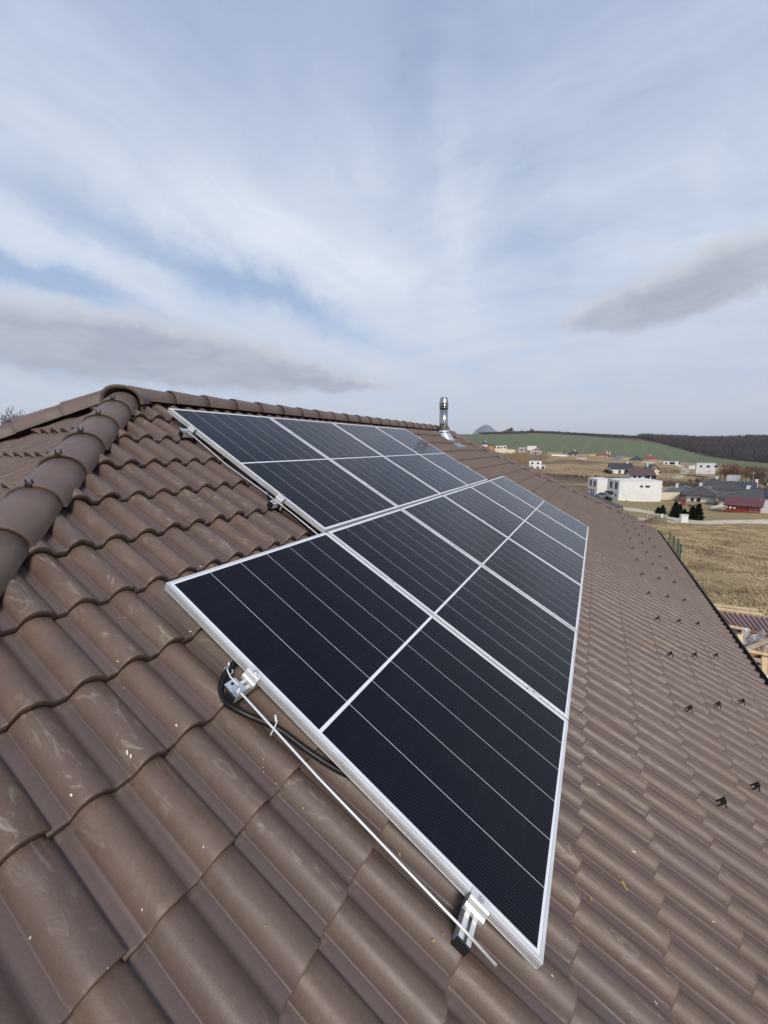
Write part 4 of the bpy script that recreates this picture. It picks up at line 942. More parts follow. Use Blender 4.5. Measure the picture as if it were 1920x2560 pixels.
wall((1605, 1159), (1637, 1160), 362, 1.4, 'white wall in front of the red and dark roofed bungalows', 'white')
wall((1618, 1163), (1637, 1165), 350, 1.6, 'grey lower wall stepping down below the white one', 'palegrey')
wall((1575, 1160), (1620, 1164), 365, 1.0, 'low cream wall along the lane below the dark greenish roof', 'cream')
wall((1690, 1164), (1724, 1172), 345, 1.2, 'low pale wall running from the flat roofed bungalow down the slope', 'white')
wall((1722, 1170), (1738, 1169), 320, 1.8, 'short pale grey wall next to the large white boxy house', 'palegrey')
wall((1651, 1249), (1698, 1249), 124, 2.2, 'cream boundary wall between the white cube and the dark roofed bungalow', 'cream')
# --- red cabin, its neighbours
cab = house((1812, 1283), (1899, 1285), 93, 5.0, 2.1, 'gx', 1.35, 'red', 'wine', 'dark red timber cabin with open porch and wine red metal roof beyond the road', over=.45, yaw=-.1, wins=[('f', 5.1, .9, 1.6, .6, M_redwood)], name='cabin', cat_='cabin')
b = MB()
for k in range(6): b.box((.1 + k * .55, -.9, .0), (.18 + k * .55, -.83, .9 if k % 2 else 2.0))
b.box((0, -.92, .85), (3.0, -.82, .93)); b.box((0, -.92, .4), (3.0, -.82, .46)); lobj('porch_rail', b, M_redwood, cab)
b = MB(); b.box((-.3, -1.1, -.6), (8.4, 5.2, -.02)); lobj('plinth', b, WALLS['palegrey'], cab)
b = MB(); b.tube([(.95, -.93, 1.55), (.95, -.96, 1.55)], .24, 14); b.box((1.45, -.95, 1.35), (1.85, -.93, 1.65)); b.box((.2, -.95, 1.4), (.4, -.93, 1.8)); lobj('wall_sign', b, WALLS['white'], cab)
house((1700, 1266), (1712, 1270), 104, 2.2, 1.9, 'gx', .5, 'red', 'wine', 'small brick red hut between the spruces and the white gabled bungalow', name='hut', cat_='hut', over=.15)
wall((1776, 1275), (1812, 1262), 100, .5, 'sloping pale concrete stair wall rising to the left of the red cabin', 'block', name='stair_wall', DR=103)
wall((1898, 1276), (1990, 1284), 90, 2.4, 'dark grey panel fence right of the red cabin', 'grey', name='panel_fence', cat_='fence')
# dark lean-to roof seen over the far hip, and things beside the white cubes
A_ = at(1466, 1232, 88); B_ = at(1556, 1268, 62)
cp = root('carport', (A_[0], A_[1], A_[2] - 2.6), 0, 'low black carport roof just beyond the far hip of the tiled roof', 'carport')
q = [A_, B_, at(1545, 1272, 60), at(1450, 1250, 78)]
b = MB(); v8 = [tuple(p - np.array([A_[0], A_[1], A_[2] - 2.6]) + np.array([0, 0, dz])) for dz in (0, .18) for p in q]; b.hexa(v8); lobj('roof', b, ROOFS['black'], cp)
b = MB()
for p in q: b.box((p[0] - A_[0] - .08, p[1] - A_[1] - .08, p[2] - A_[2] - 2.2), (p[0] - A_[0] + .08, p[1] - A_[1] + .08, p[2] - A_[2] + 2.6 - .003))
lobj('posts', b, M_darkmetal, cp)
def car(p, yaw, color, label):
    r = root('parked_car', p, yaw, label, 'car'); m_ = mat('car_paint', color, 0.25, 0.4)
    b = MB(); pr_ = [(-2.1, .3), (-2.1, .75), (-1.7, .9), (-1.1, .95), (-.6, 1.42), (.8, 1.45), (1.5, 1.0), (2.05, .85), (2.1, .35)]
    vs = [(x, -.85, z) for x, z in pr_] + [(x, .85, z) for x, z in pr_]; n = len(pr_)
    b.add(vs, [tuple(range(n)), tuple(range(2 * n - 1, n - 1, -1))] + [(k, n + k, n + (k + 1) % n, (k + 1) % n) for k in range(n)]); lobj('body', b, m_, r)
    b = MB(); b.box((-.95, -.86, .98), (.95, .86, 1.32)); lobj('window', b, M_dkglass, r)
    for x in (-1.3, 1.3):
        for y in (-.86, .86):
            b = MB(); b.tube([(x, y - .08, .32), (x, y + .08, .32)], .32, 16); lobj('wheel', b, M_blackpl, r)
car(at(1509, 1244, 112), 1.2, (.25, .30, .32), 'grey car parked at the left of the front white cube house')
b = MB(); p = at(1520, 1249, 113); b.box((p[0] - .6, p[1] - .9, p[2] - .5), (p[0] + .6, p[1] + .9, p[2] + 2.3)); b.box((p[0] - .7, p[1] - 1.0, p[2] + 2.301), (p[0] + .7, p[1] + 1.0, p[2] + 2.42)); tag(obj('bin_shelter', b, M_darkmetal), 'narrow black shelter at the corner of the front white cube house', 'shelter')
# --- white cabinet, post, leaning pole, heap, mesh fence
p = on_ground(1708, 1311, 73); cb = root('utility_cabinet', p, -1.3, 'white utility cabinet standing alone at the edge of the gravel road', 'cabinet')
b = MB(); b.box((-.55, -.35, .12), (.55, .35, 1.42)); lobj('cabinet_body', b, WALLS['white'], cb); b = MB(); b.box((-.6, -.4, -.3), (.6, .4, .118)); lobj('base', b, WALLS['grey'], cb)
b = MB(); b.box((-.62, -.42, 1.423), (.62, .42, 1.50)); lobj('lid', b, WALLS['palegrey'], cb)
b = MB(); b.box((-.5, -.37, .2), (-.01, -.353, 1.35)); b.box((.01, -.37, .2), (.5, -.353, 1.35)); lobj('door', b, WALLS['white'], cb)
p = on_ground(1654, 1300, 76); b = MB(); b.box((p[0] - .16, p[1] - .16, p[2] - .2), (p[0] + .16, p[1] + .16, p[2] + 1.0)); b.box((p[0] - .2, p[1] - .2, p[2] + 1.001), (p[0] + .2, p[1] + .2, p[2] + 1.08)); tag(obj('marker_post', b, WALLS['white']), 'short white marker post left of the spruces beside the branch track', 'post')
p = on_ground(1619, 1309, 66); b = MB(); tp = at(1621, 1272, 66.5)
pole = root('wooden_pole', p, 0, 'thin weathered wooden pole with a short top arm beyond the far eave corner', 'pole')
t0 = tp - p; b.tube([(0, 0, -.4), tuple(t0 * .5 + np.array([.05, .1, 0])), tuple(t0)], [.09, .08, .06], 8); lobj('shaft', b, M_oldwood, pole, True)
b = MB(); b.beam(tuple(t0 + np.array([0, .05, -.05])), tuple(t0 + np.array([0, .55, .15])), .12, .1); lobj('top_arm', b, M_oldwood, pole)
def mound(name, p, rx, ry, h, m_, label, kind=None, seed=3):
    R = np.random.RandomState(seed); n, k = 28, 9; vs = [(0, 0, h)]; 
    for i in range(1, k + 1):
        for j in range(n):
            f = i / k; a = 2 * PI * j / n; rr = f * (1 + R.uniform(-.06, .06)); vs.append((math.cos(a) * rx * rr, math.sin(a) * ry * rr, h * (math.cos(f * PI) * .5 + .5) + R.uniform(-.05, .05) * h - (.3 if i == k else 0)))
    fs = [(0, 1 + j, 1 + (j + 1) % n) for j in range(n)] + [(1 + i * n + j, 1 + (i + 1) * n + j, 1 + (i + 1) * n + (j + 1) % n, 1 + i * n + (j + 1) % n) for i in range(k - 1) for j in range(n)]
    b = MB(); b.add([(p[0] + x, p[1] + y, p[2] + z) for x, y, z in vs], fs); o = obj(name, b, m_, None, True); return tag(o, label, None if kind else 'mound', None, kind)
M_earth = wmat('grassed_earth', (0.16, 0.125, 0.07), 0.35, 1.5, 0.95, 0, 0.6)
mound('earth_mound', on_ground(1642, 1318, 60), 3.4, 2.6, 1.2, M_earth, 'low grassed heap of earth at the near edge of the road', None)
M_far = mat('far_hill', (0.13, 0.16, 0.19), 0.9)  # pale blue of the distance haze put into the hill colour
pm = at(1213, 1086, 4600); mound('far_hill', (pm[0], pm[1], pm[2] - 60), 190, 260, 165, M_far, 'distant blue conical hill above the crest', 'structure', 5)
M_green = wmat('green_coated_wire', (0.02, 0.07, 0.05), 0.2, 5, 0.5)
fe = thing('mesh_fence', on_ground(1685, 1378, 24.5), 'short stretch of dark green wire mesh fence below the eave', 'fence')
pts = [on_ground(1672, 1358, 30), on_ground(1682, 1370, 28), on_ground(1693, 1380, 26.5), on_ground(1700, 1392, 24)]
for p in pts: b = MB(); b.box((p[0] - .03, p[1] - .03, p[2] - .2), (p[0] + .03, p[1] + .03, p[2] + 1.25)); obj('post', b, M_green, fe)
b = MB()
for p, q_ in zip(pts, pts[1:]):
    for k in range(8): b.beam(p + np.array([0, 0, .1 + .15 * k]), q_ + np.array([0, 0, .1 + .15 * k]), .012, .012)
    for k in range(1, 10): a = p + (q_ - p) * k / 10; b.beam(a, a + np.array([0, 0, 1.15]), .008, .008, (1, 0, 0))
obj('mesh_panel', b, M_green, fe)

# ------------------------------------------------------------------ shed, timber and firewood below the eave
zt = Z_EAVE - 2.0
sA, sB = at(1762, 1524, 13.0), at(1960, 1552, 12.3); sC, sD = at(1795, 1560, 11.6), at(1985, 1590, 11.0)
sh = thing('tool_shed', (sA[0], sA[1], float(TZ(sA[0], sA[1]))), 'shed with wine brown ribbed metal roof below the right eave', 'shed')
n = 15; b = MB()
for k in range(n):
    a0, a1 = k / n, (k + 1) / n; P = lambda a, f, e: sA + (sB - sA) * a + ((sC + (sD - sC) * a) - (sA + (sB - sA) * a)) * f + np.array([0, 0, e])
    e_ = .18 / n * 4; 
    for (x0, x1, h0, h1) in ((0, .74, 0, 0), (.74, .80, 0, .045), (.80, .92, .045, .045), (.92, .98, .045, 0), (.98, 1, 0, 0)):
        q0, q1 = a0 + (a1 - a0) * x0, a0 + (a1 - a0) * x1; b.add([P(q0, 0, h0), P(q1, 0, h1), P(q1, 1, h1), P(q0, 1, h0)], [(0, 1, 2, 3)])
v8 = [P(0, 0, -.10), P(1, 0, -.10), P(1, 1, -.10), P(0, 1, -.10), P(0, 0, -.01), P(1, 0, -.01), P(1, 1, -.01), P(0, 1, -.01)]; b.hexa(v8)
obj('roof', b, wmat('wine_brown_sheet', (0.25, 0.135, 0.12), 0.12, 2, 0.4, 0, 0.05), sh)
gz_ = float(TZ(sC[0], sC[1])); b = MB(); b.hexa([tuple(np.array([x[0], x[1], z])) for z in (gz_ - .6, None) for x in ()] or [(*(sA * .96 + sC * .04)[:2], gz_ - .6), (*(sB * .96 + sD * .04)[:2], gz_ - .6), (*(sD * .9 + sB * .1)[:2], gz_ - .6), (*(sC * .9 + sA * .1)[:2], gz_ - .6), tuple(sA * .96 + sC * .04 - np.array([0, 0, .105])), tuple(sB * .96 + sD * .04 - np.array([0, 0, .105])), tuple(sD * .9 + sB * .1 - np.array([0, 0, .105])), tuple(sC * .9 + sA * .1 - np.array([0, 0, .105]))])
obj('wall', b, wmat('brick_red_wall', (0.24, 0.09, 0.06), 0.3, 5, 0.9, 0, 0.2), sh)
def plank(pa, Da, pb, Db, w_, h_, label, m_=None, group='loose timbers round the firewood'):
    b = MB(); b.beam(at(*pa, Da), at(*pb, Db), w_ * .8, h_ * .8); return tag(obj('timber', b, m_ or M_wood), label, 'timber', group)
plank((1750, 1508), 13.4, (1894, 1525.5), 12.9, .10, .07, 'farther long pale plank lying behind the shed roof')
plank((1760, 1517), 13.1, (1907, 1536.5), 12.6, .10, .07, 'nearer long pale plank on the back edge of the shed roof')
plank((1796, 1560.5), 11.5, (1875, 1575), 11.25, .09, .07, 'pale batten along the front edge of the shed roof')
plank((1850.5, 1586), 10.5, (1850.5, 1640), 10.35, .13, .06, 'upright pale post in front of the plastic covered stack', None)
plank((1911, 1642), 9.6, (1911, 1712), 9.5, .13, .07, 'upright pale post nearest the bottom right corner of the firewood')
plank((1847, 1622), 10.3, (1960, 1645), 9.9, .09, .07, 'long pale rail crossing in front of the firewood')
plank((1862, 1623), 10.5, (1925, 1600), 10.5, .10, .06, 'slanting grey plank over the firewood', M_oldwood)
plank((1870, 1646), 10.1, (1925, 1656), 9.95, .12, .08, 'weathered board among the firewood', M_oldwood)
plank((1876, 1664), 9.95, (1905, 1672), 9.85, .16, .10, 'short thick yellowish offcut in the firewood')
plank((1884, 1679), 9.8, (1912, 1690), 9.7, .14, .08, 'lowest grey offcut below the yellowish one', M_oldwood)
plank((1912, 1654), 9.65, (1960, 1664), 9.5, .10, .05, 'short cross rail right of the nearest post, upper one')
plank((1912, 1690), 9.6, (1960, 1698), 9.45, .10, .05, 'short cross rail right of the nearest post, lower one')
b = MB(); R_ = random.Random(4); c0 = at(1905, 1640, 10.7); gz_ = float(TZ(c0[0], c0[1]))
ux = at(1960, 1640, 10.4) - at(1850, 1620, 11.0); ux[2] = 0; ux /= np.linalg.norm(ux); uy = np.array([-ux[1], ux[0], 0])
M_log = [wmat('split_log_%s' % k, c, 0.3, 8, 0.9, 0, 0.3) for k, c in (('light', (0.40, 0.25, 0.12)), ('dark', (0.16, 0.09, 0.05)), ('mid', (0.28, 0.16, 0.08)))]
zt_ = at(1850, 1606, 10.8)[2]
for i in range(900):
    a = R_.uniform(-1.3, 2.2); d_ = R_.uniform(-1.1, .5); top = zt_ - (0.0 if d_ > 0 else -d_ * 1.0); z = R_.uniform(max(gz_, top - 1.2), top)
    P0 = c0 * np.array([1, 1, 0]) + ux * a + uy * d_ + np.array([0, 0, z]); dr = np.array([R_.gauss(0, .5), R_.gauss(0, .5), R_.gauss(0, .25)]) + uy * R_.choice([0, .8]); dr /= np.linalg.norm(dr)
    w_ = R_.uniform(.05, .11); b.beam(P0 - dr * .17, P0 + dr * .17, w_, w_ * R_.uniform(.5, 1), mi=R_.randrange(3))
o = obj('firewood_heap', b, M_log); tag(o, 'heap of split brown firewood below the eave at the right edge', 'firewood', None, 'stuff')
def plastic_sheet():
    NX, NY = 54, 20; vs = []; A, B = at(1788, 1577, 11.2), at(1975, 1588, 10.7); C_, D_ = at(1818, 1618, 10.8), at(1975, 1635, 10.3)
    for j in range(NY + 1):
        for i in range(NX + 1):
            a, f = i / NX, j / NY; p = (A + (B - A) * a) * (1 - f) + (C_ + (D_ - C_) * a) * f
            hang = .35 + .35 * math.sin(a * 9) * math.sin(a * 5 + 1)
            p = p + np.array([0, 0, .045 * math.sin(a * 23 + f * 5) * (1 - f * .5) + .045 * math.sin(a * 51 + 9 * f) + .08 * math.exp(-((a - .40) / .09) ** 2) * math.exp(-(f / .3) ** 2) + .05 * math.sin(f * 17 + a * 31)])
            vs.append(tuple(p + uy * .08 * math.sin(a * 33 + f * 11) + uy * .0))
    b = MB(); fs = [(j*(NX+1)+i, j*(NX+1)+i+1, (j+1)*(NX+1)+i+1, (j+1)*(NX+1)+i) for j in range(NY) for i in range(NX)]
    b.add(vs, fs)
    def fn(t):
        mixn = t.n.new('ShaderNodeMixShader'); tr = t.n.new('ShaderNodeBsdfTransparent')
        lw = t.n.new('ShaderNodeLayerWeight'); lw.inputs[0].default_value = 0.35
        f = t.m('ADD', t.m('MULTIPLY', t.ramp(t.noise(t.pos, 5, 5, 0.6), 0.45, 0.7), 0.30), t.m('ADD', t.m('MULTIPLY', lw.outputs[1], 0.45), 0.05), clamp=True)
        t.l.new(f, mixn.inputs[0]); t.l.new(tr.outputs[0], mixn.inputs[1]); t.l.new(t.b.outputs[0], mixn.inputs[2])
        out = [n_ for n_ in t.n if n_.type == 'OUTPUT_MATERIAL'][0]; t.l.new(mixn.outputs[0], out.inputs[0])
    m_ = mat('clear_plastic_film', (0.72, 0.74, 0.76), 0.15, 0, 0.8, fn)
    o = obj('plastic_sheet', b, m_, None, True); tag(o, 'crumpled clear plastic sheet draped over the stack by the shed', 'plastic sheet')
plastic_sheet()
b = MB(); b.hexa([tuple(at(1890, 1702, 9.3)), tuple(at(1935, 1775, 8.9)), tuple(at(1990, 1770, 9.1)), tuple(at(1950, 1700, 9.5))] + [tuple(x + np.array([0, 0, .12])) for x in (at(1890, 1702, 9.3), at(1935, 1775, 8.9), at(1990, 1770, 9.1), at(1950, 1700, 9.5))])
tag(obj('white_board', b, WALLS['white']), 'white board just past the gutter at the right edge', 'board')

# ------------------------------------------------------------------ vegetation
M_bark = wmat('bark', (0.10, 0.075, 0.055), 0.25, 4, 0.95, 0, 0.3)
def twigm(n_, c): return wmat(n_, c, 0.3, 1.5, 0.95, 0, 0)
M_twig = twigm('grey_brown_twigs', (0.125, 0.092, 0.066)); M_twigr = twigm('russet_twigs', (0.20, 0.108, 0.062)); M_twigd = twigm('dark_twigs', (0.080, 0.062, 0.052))
def bare_tree(p, h, spread, seed, label, m_=None, name='bare_tree', group=None, levels=5, tw=.03, trunk=True, dens=1.0, cat_='tree'):
    R = random.Random(seed); r = thing(name, p, label, cat_, group); tb, cb = MB(), MB()
    def grow(P, d, L, rad, lev):
        n_ = 3; pts = [P]; q = P; dd = d
        for i in range(n_):
            dd = dd + Vector((R.gauss(0, .16), R.gauss(0, .16), R.gauss(.03, .08))); dd.normalize(); q = q + dd * L / n_; pts.append(q)
        (tb if lev <= 1 else cb).tube([tuple(x) for x in pts], [max(tw * .5, rad * (1 - .35 * i / n_)) for i in range(n_ + 1)], 6 if lev < 2 else 3, caps=False)
        if lev >= levels: return
        k = R.choice([3, 4] if dens >= 1 else [2, 3]) if lev > 0 else 5
        for i in range(k):
            f = R.uniform(.35, 1.0) if lev > 0 else R.uniform(.3, 1.0); src = pts[min(n_, int(f * n_ + .5))]
            a = R.uniform(0, 2 * PI); ax = Vector((math.cos(a) * spread, math.sin(a) * spread, R.uniform(-.1, .9)))
            nd = (dd * .75 + ax * .8).normalized(); grow(src, nd, L * R.uniform(.62, .82), rad * .6, lev + 1)
    grow(Vector((0, 0, -.3)), Vector((R.gauss(0, .04), R.gauss(0, .04), 1)), h * .30, h * .022, 0)
    lobj('trunk', tb, M_bark, r); lobj('crown', cb, m_ or M_twig, r); return r
def copy_tree(src, p, rz, sc, label, group=None):
    r = src.copy(); COL.objects.link(r); r.location = p; r.rotation_euler = (0, 0, rz); r.scale = (sc, sc, sc * 1.0); r['label'] = label
    if group: r['group'] = group
    for c in list(src.children): q = c.copy(); COL.objects.link(q); q.parent = r
    return r
# tree beyond the back left hip
pt = at(26, 1062, 38); tt = bare_tree((pt[0], pt[1], pt[2] - 7.6), 12.6, .9, 11, 'spreading bare tree beyond the left hip of the roof', M_twigd, levels=6, tw=.035)
pt = at(-28, 1075, 34); copy_tree(tt, (pt[0], pt[1], pt[2] - 9.4), 2.0, .92, 'bare tree cut by the left edge of the photo')
# big trees in the valley on the right
G2 = 'bare trees in the valley on the right'
t1 = bare_tree(on_ground(1842, 1203, 205), 19.0, 1.15, 21, 'big round russet bare tree, the largest in the valley', M_twigr, levels=6, tw=.05, group=G2)
t2 = bare_tree(on_ground(1893, 1205, 180), 17.0, 1.2, 22, 'bare tree with dark spreading limbs near the right edge', M_twig, levels=5, tw=.05, group=G2)
copy_tree(t2, on_ground(1928, 1203, 190), 1.1, 1.05, 'bare tree cut by the right edge of the photo', G2)
copy_tree(t1, on_ground(1812, 1200, 235), 2.2, .72, 'smaller russet tree left of the big round one', G2)
copy_tree(t1, on_ground(1866, 1196, 245), 4.0, .8, 'russet tree behind the gap between the two biggest trees', G2)
for i, (px, py, D, sc, lb) in enumerate(((1742, 1201, 205, .34, 'bare bush before the left end of the white boxy house'), (1760, 1202, 200, .42, 'taller bare bush before the white boxy house'), (1778, 1204, 198, .36, 'bare bush right of centre before the white boxy house'), (1795, 1204, 198, .42, 'bare bush just left of the smaller russet tree'), (1722, 1200, 210, .26, 'leftmost low bare bush of the valley row'))):
    copy_tree(t2, on_ground(px, py, D), i * 1.3, sc, lb, G2)
sb = bare_tree(on_ground(1690, 1263, 108), 2.6, 1.3, 31, 'bare bush against the cream wall right of the white cube', M_twig, levels=4, tw=.03, name='bare_bush', cat_='bush')
copy_tree(sb, on_ground(1722, 1272, 99), 1, .8, 'low bare bush behind the spruces beside the red hut'); copy_tree(sb, on_ground(1788, 1268, 102), 2, .95, 'wide bare bush above the concrete stair wall')
copy_tree(sb, on_ground(1740, 1270, 100), 2.6, .7, 'bare bush between the red hut and the stair wall'); copy_tree(sb, on_ground(1566, 1253, 112), 3, .4, 'small bush at the foot of the white cube wall')
# trees along the crest of the green field
G3 = 'trees along the skyline'
CR = [(1262, 7.0), (1272, 9.5), (1281, 12.0), (1303, 7.5), (1325, 10.0), (1353, 6.5), (1371, 7.5), (1383, 6.5), (1420, 8.5), (1451, 7.0), (1493, 6.5), (1531, 7.5), (1545, 8.0), (1563, 6.0), (1592, 8.0)]
cr0 = bare_tree(on_ground(1281, 1088, 985), 26.0, 1.0, 41, 'tallest bare tree on the skyline, above the left part of the green field', M_twigd, levels=5, tw=.24, group=G3)
names = ['bare tree left end of the tall skyline clump', 'bare tree just left of the tallest skyline tree', None, 'small tree right of the tallest skyline tree', 'rounded tree on the crest above the brown gap', 'short tree above the pinkish gabled house',
         'low tree on the crest above the pergola', 'small crest tree left of the black hip roof', 'thin crest tree above the black hip roofed house', 'small crest tree above the yellow building', 'low crest tree above the red hip roof', 'crest tree left of the wood\'s corner',
         'second crest tree near the corner of the wood', 'small tree where the skyline meets the wood', 'isolated tree on the skyline above the wood']
for i, (px, hh) in enumerate(CR):
    if i == 2: continue
    copy_tree(cr0, on_ground(px, 1089, 985), i * 0.9, hh / 12.0, names[i], G3)
M_scrub = twigm('scrub', (0.085, 0.070, 0.052)); M_scrubg = twigm('green_brown_scrub', (0.060, 0.062, 0.038))
def scrub(name, regions, label, m_, seed, q=(.35, .9), mats_=None):
    """thousands of thin upright blades in lumps; regions: list of (function giving x, y), count, height"""
    R = np.random.RandomState(seed); V, F_ = [], []; base = 0
    for fn_, cnt, h, blades, wd in regions:
        for i in range(cnt):
            x, y = fn_(R); hh = h * R.uniform(.55, 1.15); z = float(TZ(x, y)) - .2; cr = hh * .42
            n = blades; a = R.uniform(0, 2 * PI, n); rr = np.sqrt(R.rand(n)) * cr; zz = R.uniform(.12, .95, n); 
            sh_ = np.sqrt(np.clip(1 - ((zz - .5) / .55) ** 2, .05, 1))
            cx = x + np.cos(a) * rr * sh_; cy = y + np.sin(a) * rr * sh_; cz = z + zz * hh
            b_ = R.uniform(0, 2 * PI, n); w_ = wd * R.uniform(.5, 1.3, n); l_ = hh * R.uniform(.10, .26, n); tx, ty = R.normal(0, .25, n) * l_, R.normal(0, .25, n) * l_
            dx, dy = np.cos(b_) * w_, np.sin(b_) * w_
            p = np.stack([np.stack([cx - dx, cy - dy, cz - l_], 1), np.stack([cx + dx, cy + dy, cz - l_], 1), np.stack([cx + dx * .3 + tx, cy + dy * .3 + ty, cz + l_], 1), np.stack([cx - dx * .3 + tx, cy - dy * .3 + ty, cz + l_], 1)], 1).reshape(-1, 3)
            V.append(p); F_.append(base + np.arange(n * 4).reshape(n, 4)); base += n * 4
    return tag(obj(name, (np.concatenate(V), np.concatenate(F_)), m_), label, 'undergrowth' if 0 else None, None, 'stuff')
# skyline scrub belt
def belt(R):
    y = R.uniform(-100, 255); return 1003 + R.normal(0, 7), y
scrub('skyline_scrub', [(belt, 1700, 5.8, 22, .36)], 'dark scrub belt along the crest of the green field', M_scrub, 1)
def wood_fn(R):
    while True:
        x = R.uniform(620, 1120); y = R.uniform(-420, -84)
        e = float(lerp(y, [-440, -330, -190, -160, -136, -110, -96, -84], [660, 640, 628, 632, 665, 790, 905, 985]))
        if x > e + 3: return x, y
scrub('wood', [(wood_fn, 3600, 11.5, 30, .34)], 'dark leafless wood covering the hill behind the green field', twigm('wood_twigs', (0.064, 0.053, 0.050)), 2)
def ditch(R): return R.normal(244, 5), R.uniform(-50, 60)
def ditch2(R): return R.normal(226, 7), R.uniform(-95, -30)
def slope(R):
    while True:
        x, y = R.uniform(275, 425), R.uniform(-70, 120)
        if math.sin(x * .075 + 1) * math.sin(y * .066 - 1) + .5 * math.sin(y * .17) > .28: return x, y
def leftb(R): return R.uniform(285, 400), R.uniform(34, 75)
scrub('scrub', [(ditch, 420, 2.0, 16, .10), (ditch2, 300, 2.4, 18, .10), (slope, 500, 1.1, 14, .09)], 'brown scrub in the ditch and in patches on the slope', twigm('slope_twigs', (0.130, 0.088, 0.062)), 3)
scrub('tall_weeds', [(leftb, 500, 4.2, 16, .10)], 'tall pale dry weeds left of the lone white house', twigm('weeds', (0.24, 0.17, 0.10)), 4)
def behind(R):
    a = R.uniform(math.radians(84), math.radians(228)); r_ = R.uniform(58, 84); return CAM[0] + r_ * math.cos(a), CAM[1] + r_ * math.sin(a)
scrub('wood', [(behind, 1500, 12.5, 44, .30)], 'leafless wood mirrored as a dark brown band in the steel flue', twigm('near_wood_twigs', (0.085, 0.06, 0.045)), 8)
# evergreens
M_spruce = wmat('spruce_needles', (0.026, 0.046, 0.016), 0.4, 2, 0.9, 0, 0)
def conifer(p, h, w_, seed, label, n=5200, group='small evergreens by the road'):
    r = thing('spruce', p, label, 'spruce', group); b = MB(); b.tube([(0, 0, -.2), (0, 0, h * .95)], [h * .02, .01], 7); lobj('trunk', b, M_bark, r)
    R = np.random.RandomState(seed); z = h * (.03 + .95 * R.rand(n) ** 1.15); lobes = 1 + .20 * np.sin(R.uniform(0, 6) + 3 * 0); a = R.uniform(0, 2 * PI, n)
    rad = w_ / 2 * (1 - (z / h) ** 1.5) * (.45 + .55 * np.abs(np.sin(a * 2.5 + z * 4 + seed))) * (.8 + .25 * np.sin(z * 9 + a * 2)) * R.uniform(.45, 1.05, n) ** .5
    c = np.stack([np.cos(a) * rad, np.sin(a) * rad, z], 1); L = .13 * h / 2.6 * R.uniform(.6, 1.4, n)
    out = np.stack([np.cos(a), np.sin(a), R.uniform(-.1, .7, n)], 1); sd_ = np.stack([-np.sin(a), np.cos(a), R.normal(0, .4, n)], 1) * .42
    p4 = np.stack([c - sd_ * L[:, None], c + sd_ * L[:, None], c + out * L[:, None] * 1.3 + sd_ * L[:, None] * .2, c + out * L[:, None] * 1.3 - sd_ * L[:, None] * .2], 1).reshape(-1, 3)
    lobj('crown', (p4, np.arange(n * 4).reshape(n, 4)), M_spruce, r); return r
for i, (px, py, D, h, w_, lb) in enumerate(((1645, 1279, 86, 1.5, 1.7, 'lowest spruce, left one of the separate pair'), (1656, 1280, 85, 2.0, 1.9, 'taller spruce of the separate pair at the left'), (1687, 1291, 79, 3.1, 2.3, 'tall spruce at the left of the middle clump'),
        (1698, 1291, 79, 2.7, 1.8, 'spruce second from the left in the middle clump'), (1710, 1292, 78.5, 1.9, 1.9, 'short spruce in the dip of the middle clump'), (1729, 1298, 76.5, 2.7, 2.2, 'bulky spruce left of the tallest right one'), (1744, 1298, 76, 3.1, 2.4, 'rightmost bulky spruce nearest to the white cabinet'))):
    conifer(on_ground(px, py, D), h, w_, 50 + i, lb)
conifer(on_ground(1411, 1136, 400), 5.5, 3.0, 70, 'dark narrow conifer beside the black hip roofed upper house', 300, None)
def hedge(pl, pr, D, h, label, DR=None):
    A, B = on_ground(*pl, D), on_ground(*pr, DR or D); R = np.random.RandomState(9); n = 900; f = R.rand(n); c = A + (B - A) * f[:, None] + np.stack([R.normal(0, .45, n), R.normal(0, .45, n), h * R.rand(n)], 1); L = .3
    s1 = R.normal(0, 1, (n, 3)); s1 /= np.linalg.norm(s1, axis=1)[:, None]; s2 = R.normal(0, 1, (n, 3)); s2 /= np.linalg.norm(s2, axis=1)[:, None]
    p4 = np.stack([c - s1 * L, c - s2 * L, c + s1 * L, c + s2 * L], 1).reshape(-1, 3)
    o = obj('hedge', (p4, np.arange(n * 4).reshape(n, 4)), M_spruce); return tag(o, label, 'hedge')
hedge((1513, 1172), (1529, 1186), 268, 2.0, 'dark green hedge left of the black gabled white house', 255)
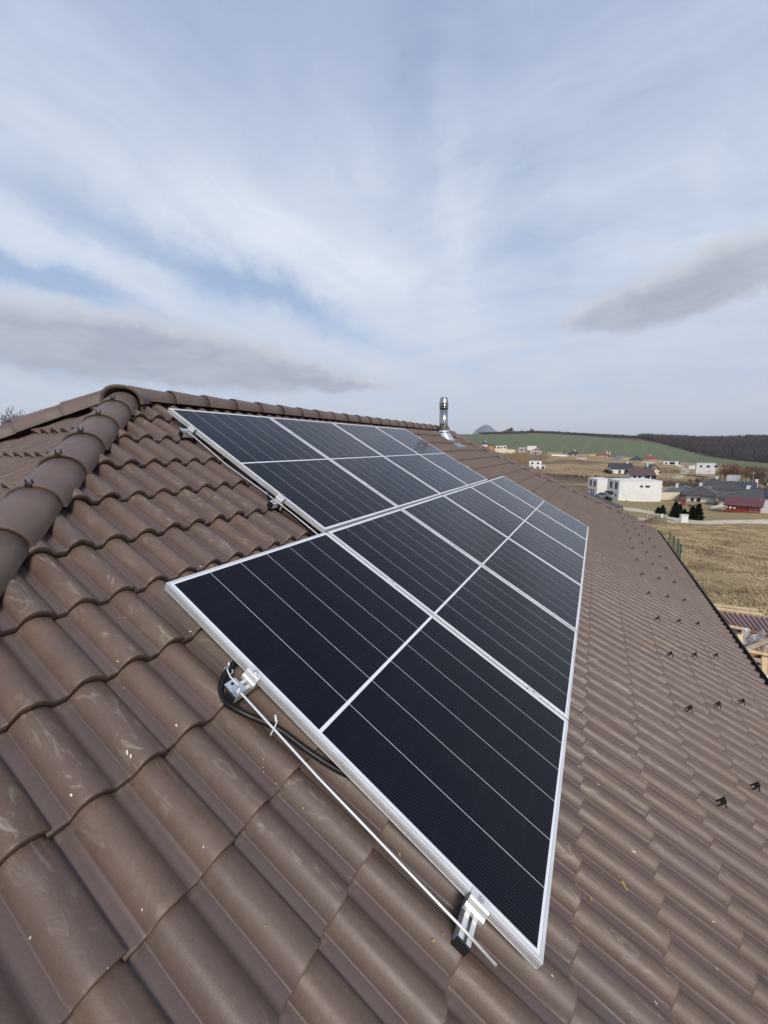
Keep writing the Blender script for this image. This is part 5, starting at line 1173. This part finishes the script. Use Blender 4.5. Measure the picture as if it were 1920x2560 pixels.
# dry grass tufts of the near field
def tufts():
    R = np.random.RandomState(12); n = 190000; x = 15.5 + 68 * R.rand(n) ** .8; y = -(0.5 + .06 * x) - (6 + .30 * x) * R.rand(n)
    keep = (x > 15.5); x, y = x[keep], y[keep]
    cl = np.sin(x * .9 + 1.5 * np.sin(y * .45)) + np.sin(y * 1.1 + x * .35) + .8 * np.sin(x * .33 - y * .21); keep = cl + R.normal(0, 1.0, len(x)) > -.9; x, y = x[keep], y[keep]; n = len(x)
    z = TZ(x, y); h = R.uniform(.03, .13, n) * (1 + .3 * (cl[keep] > .8)); a = R.normal(.6, .8, n); L = R.uniform(.06, .22, n); wv = R.uniform(.010, .028, n) * (1 + x / 60)
    d = np.stack([np.cos(a), np.sin(a), 0 * a], 1); s_ = np.stack([-np.sin(a), np.cos(a), 0 * a], 1) * wv[:, None]; c = np.stack([x, y, z - .02], 1); up = np.stack([0 * h, 0 * h, h], 1)
    p4 = np.stack([c - s_, c + s_, c + d * L[:, None] + up + s_ * .5, c + d * L[:, None] + up - s_ * .5], 1).reshape(-1, 3)
    def fn(t):
        n1 = t.noise(t.pos, 0.5, 4, 0.6); n2 = t.noise(t.pos, 6, 2, 0.6)
        c_ = t.mix(t.ramp(n1, 0.38, 0.62), (0.20, 0.145, 0.08), (0.42, 0.315, 0.175)); c_ = t.mix(t.ramp(n2, 0.5, 0.7), c_, (0.12, 0.085, 0.05)); t.put(t.b.inputs['Base Color'], c_)
    o = obj('dry_grass', (p4, np.arange(n * 4).reshape(n, 4)), mat('dry_grass_blades', None, 0.9, 0, 0.2, fn)); tag(o, 'tufted dry tan grass of the field beside the house', None, None, 'stuff')
tufts()
# ------------------------------------------------------------------ haze over the valley
b = MB(); b.box((-9300, -9300, -90), (9300, 9300, 300))
hz = obj('haze', b, bpy.data.materials.new('haze_air'), None, origin=(0, 0, 0)); tag(hz, 'thin pale haze between the near roof and the far hills', None, None, 'stuff')
hm = hz.data.materials[0]; hm.use_nodes = True; hm.node_tree.nodes.clear()
ho = hm.node_tree.nodes.new('ShaderNodeOutputMaterial'); hv = hm.node_tree.nodes.new('ShaderNodeVolumePrincipled')
hv.inputs['Density'].default_value = 8e-5; hv.inputs['Color'].default_value = (0.88, 0.92, 1.0, 1); hv.inputs['Anisotropy'].default_value = 0.2
hm.node_tree.links.new(hv.outputs[0], ho.inputs['Volume'])
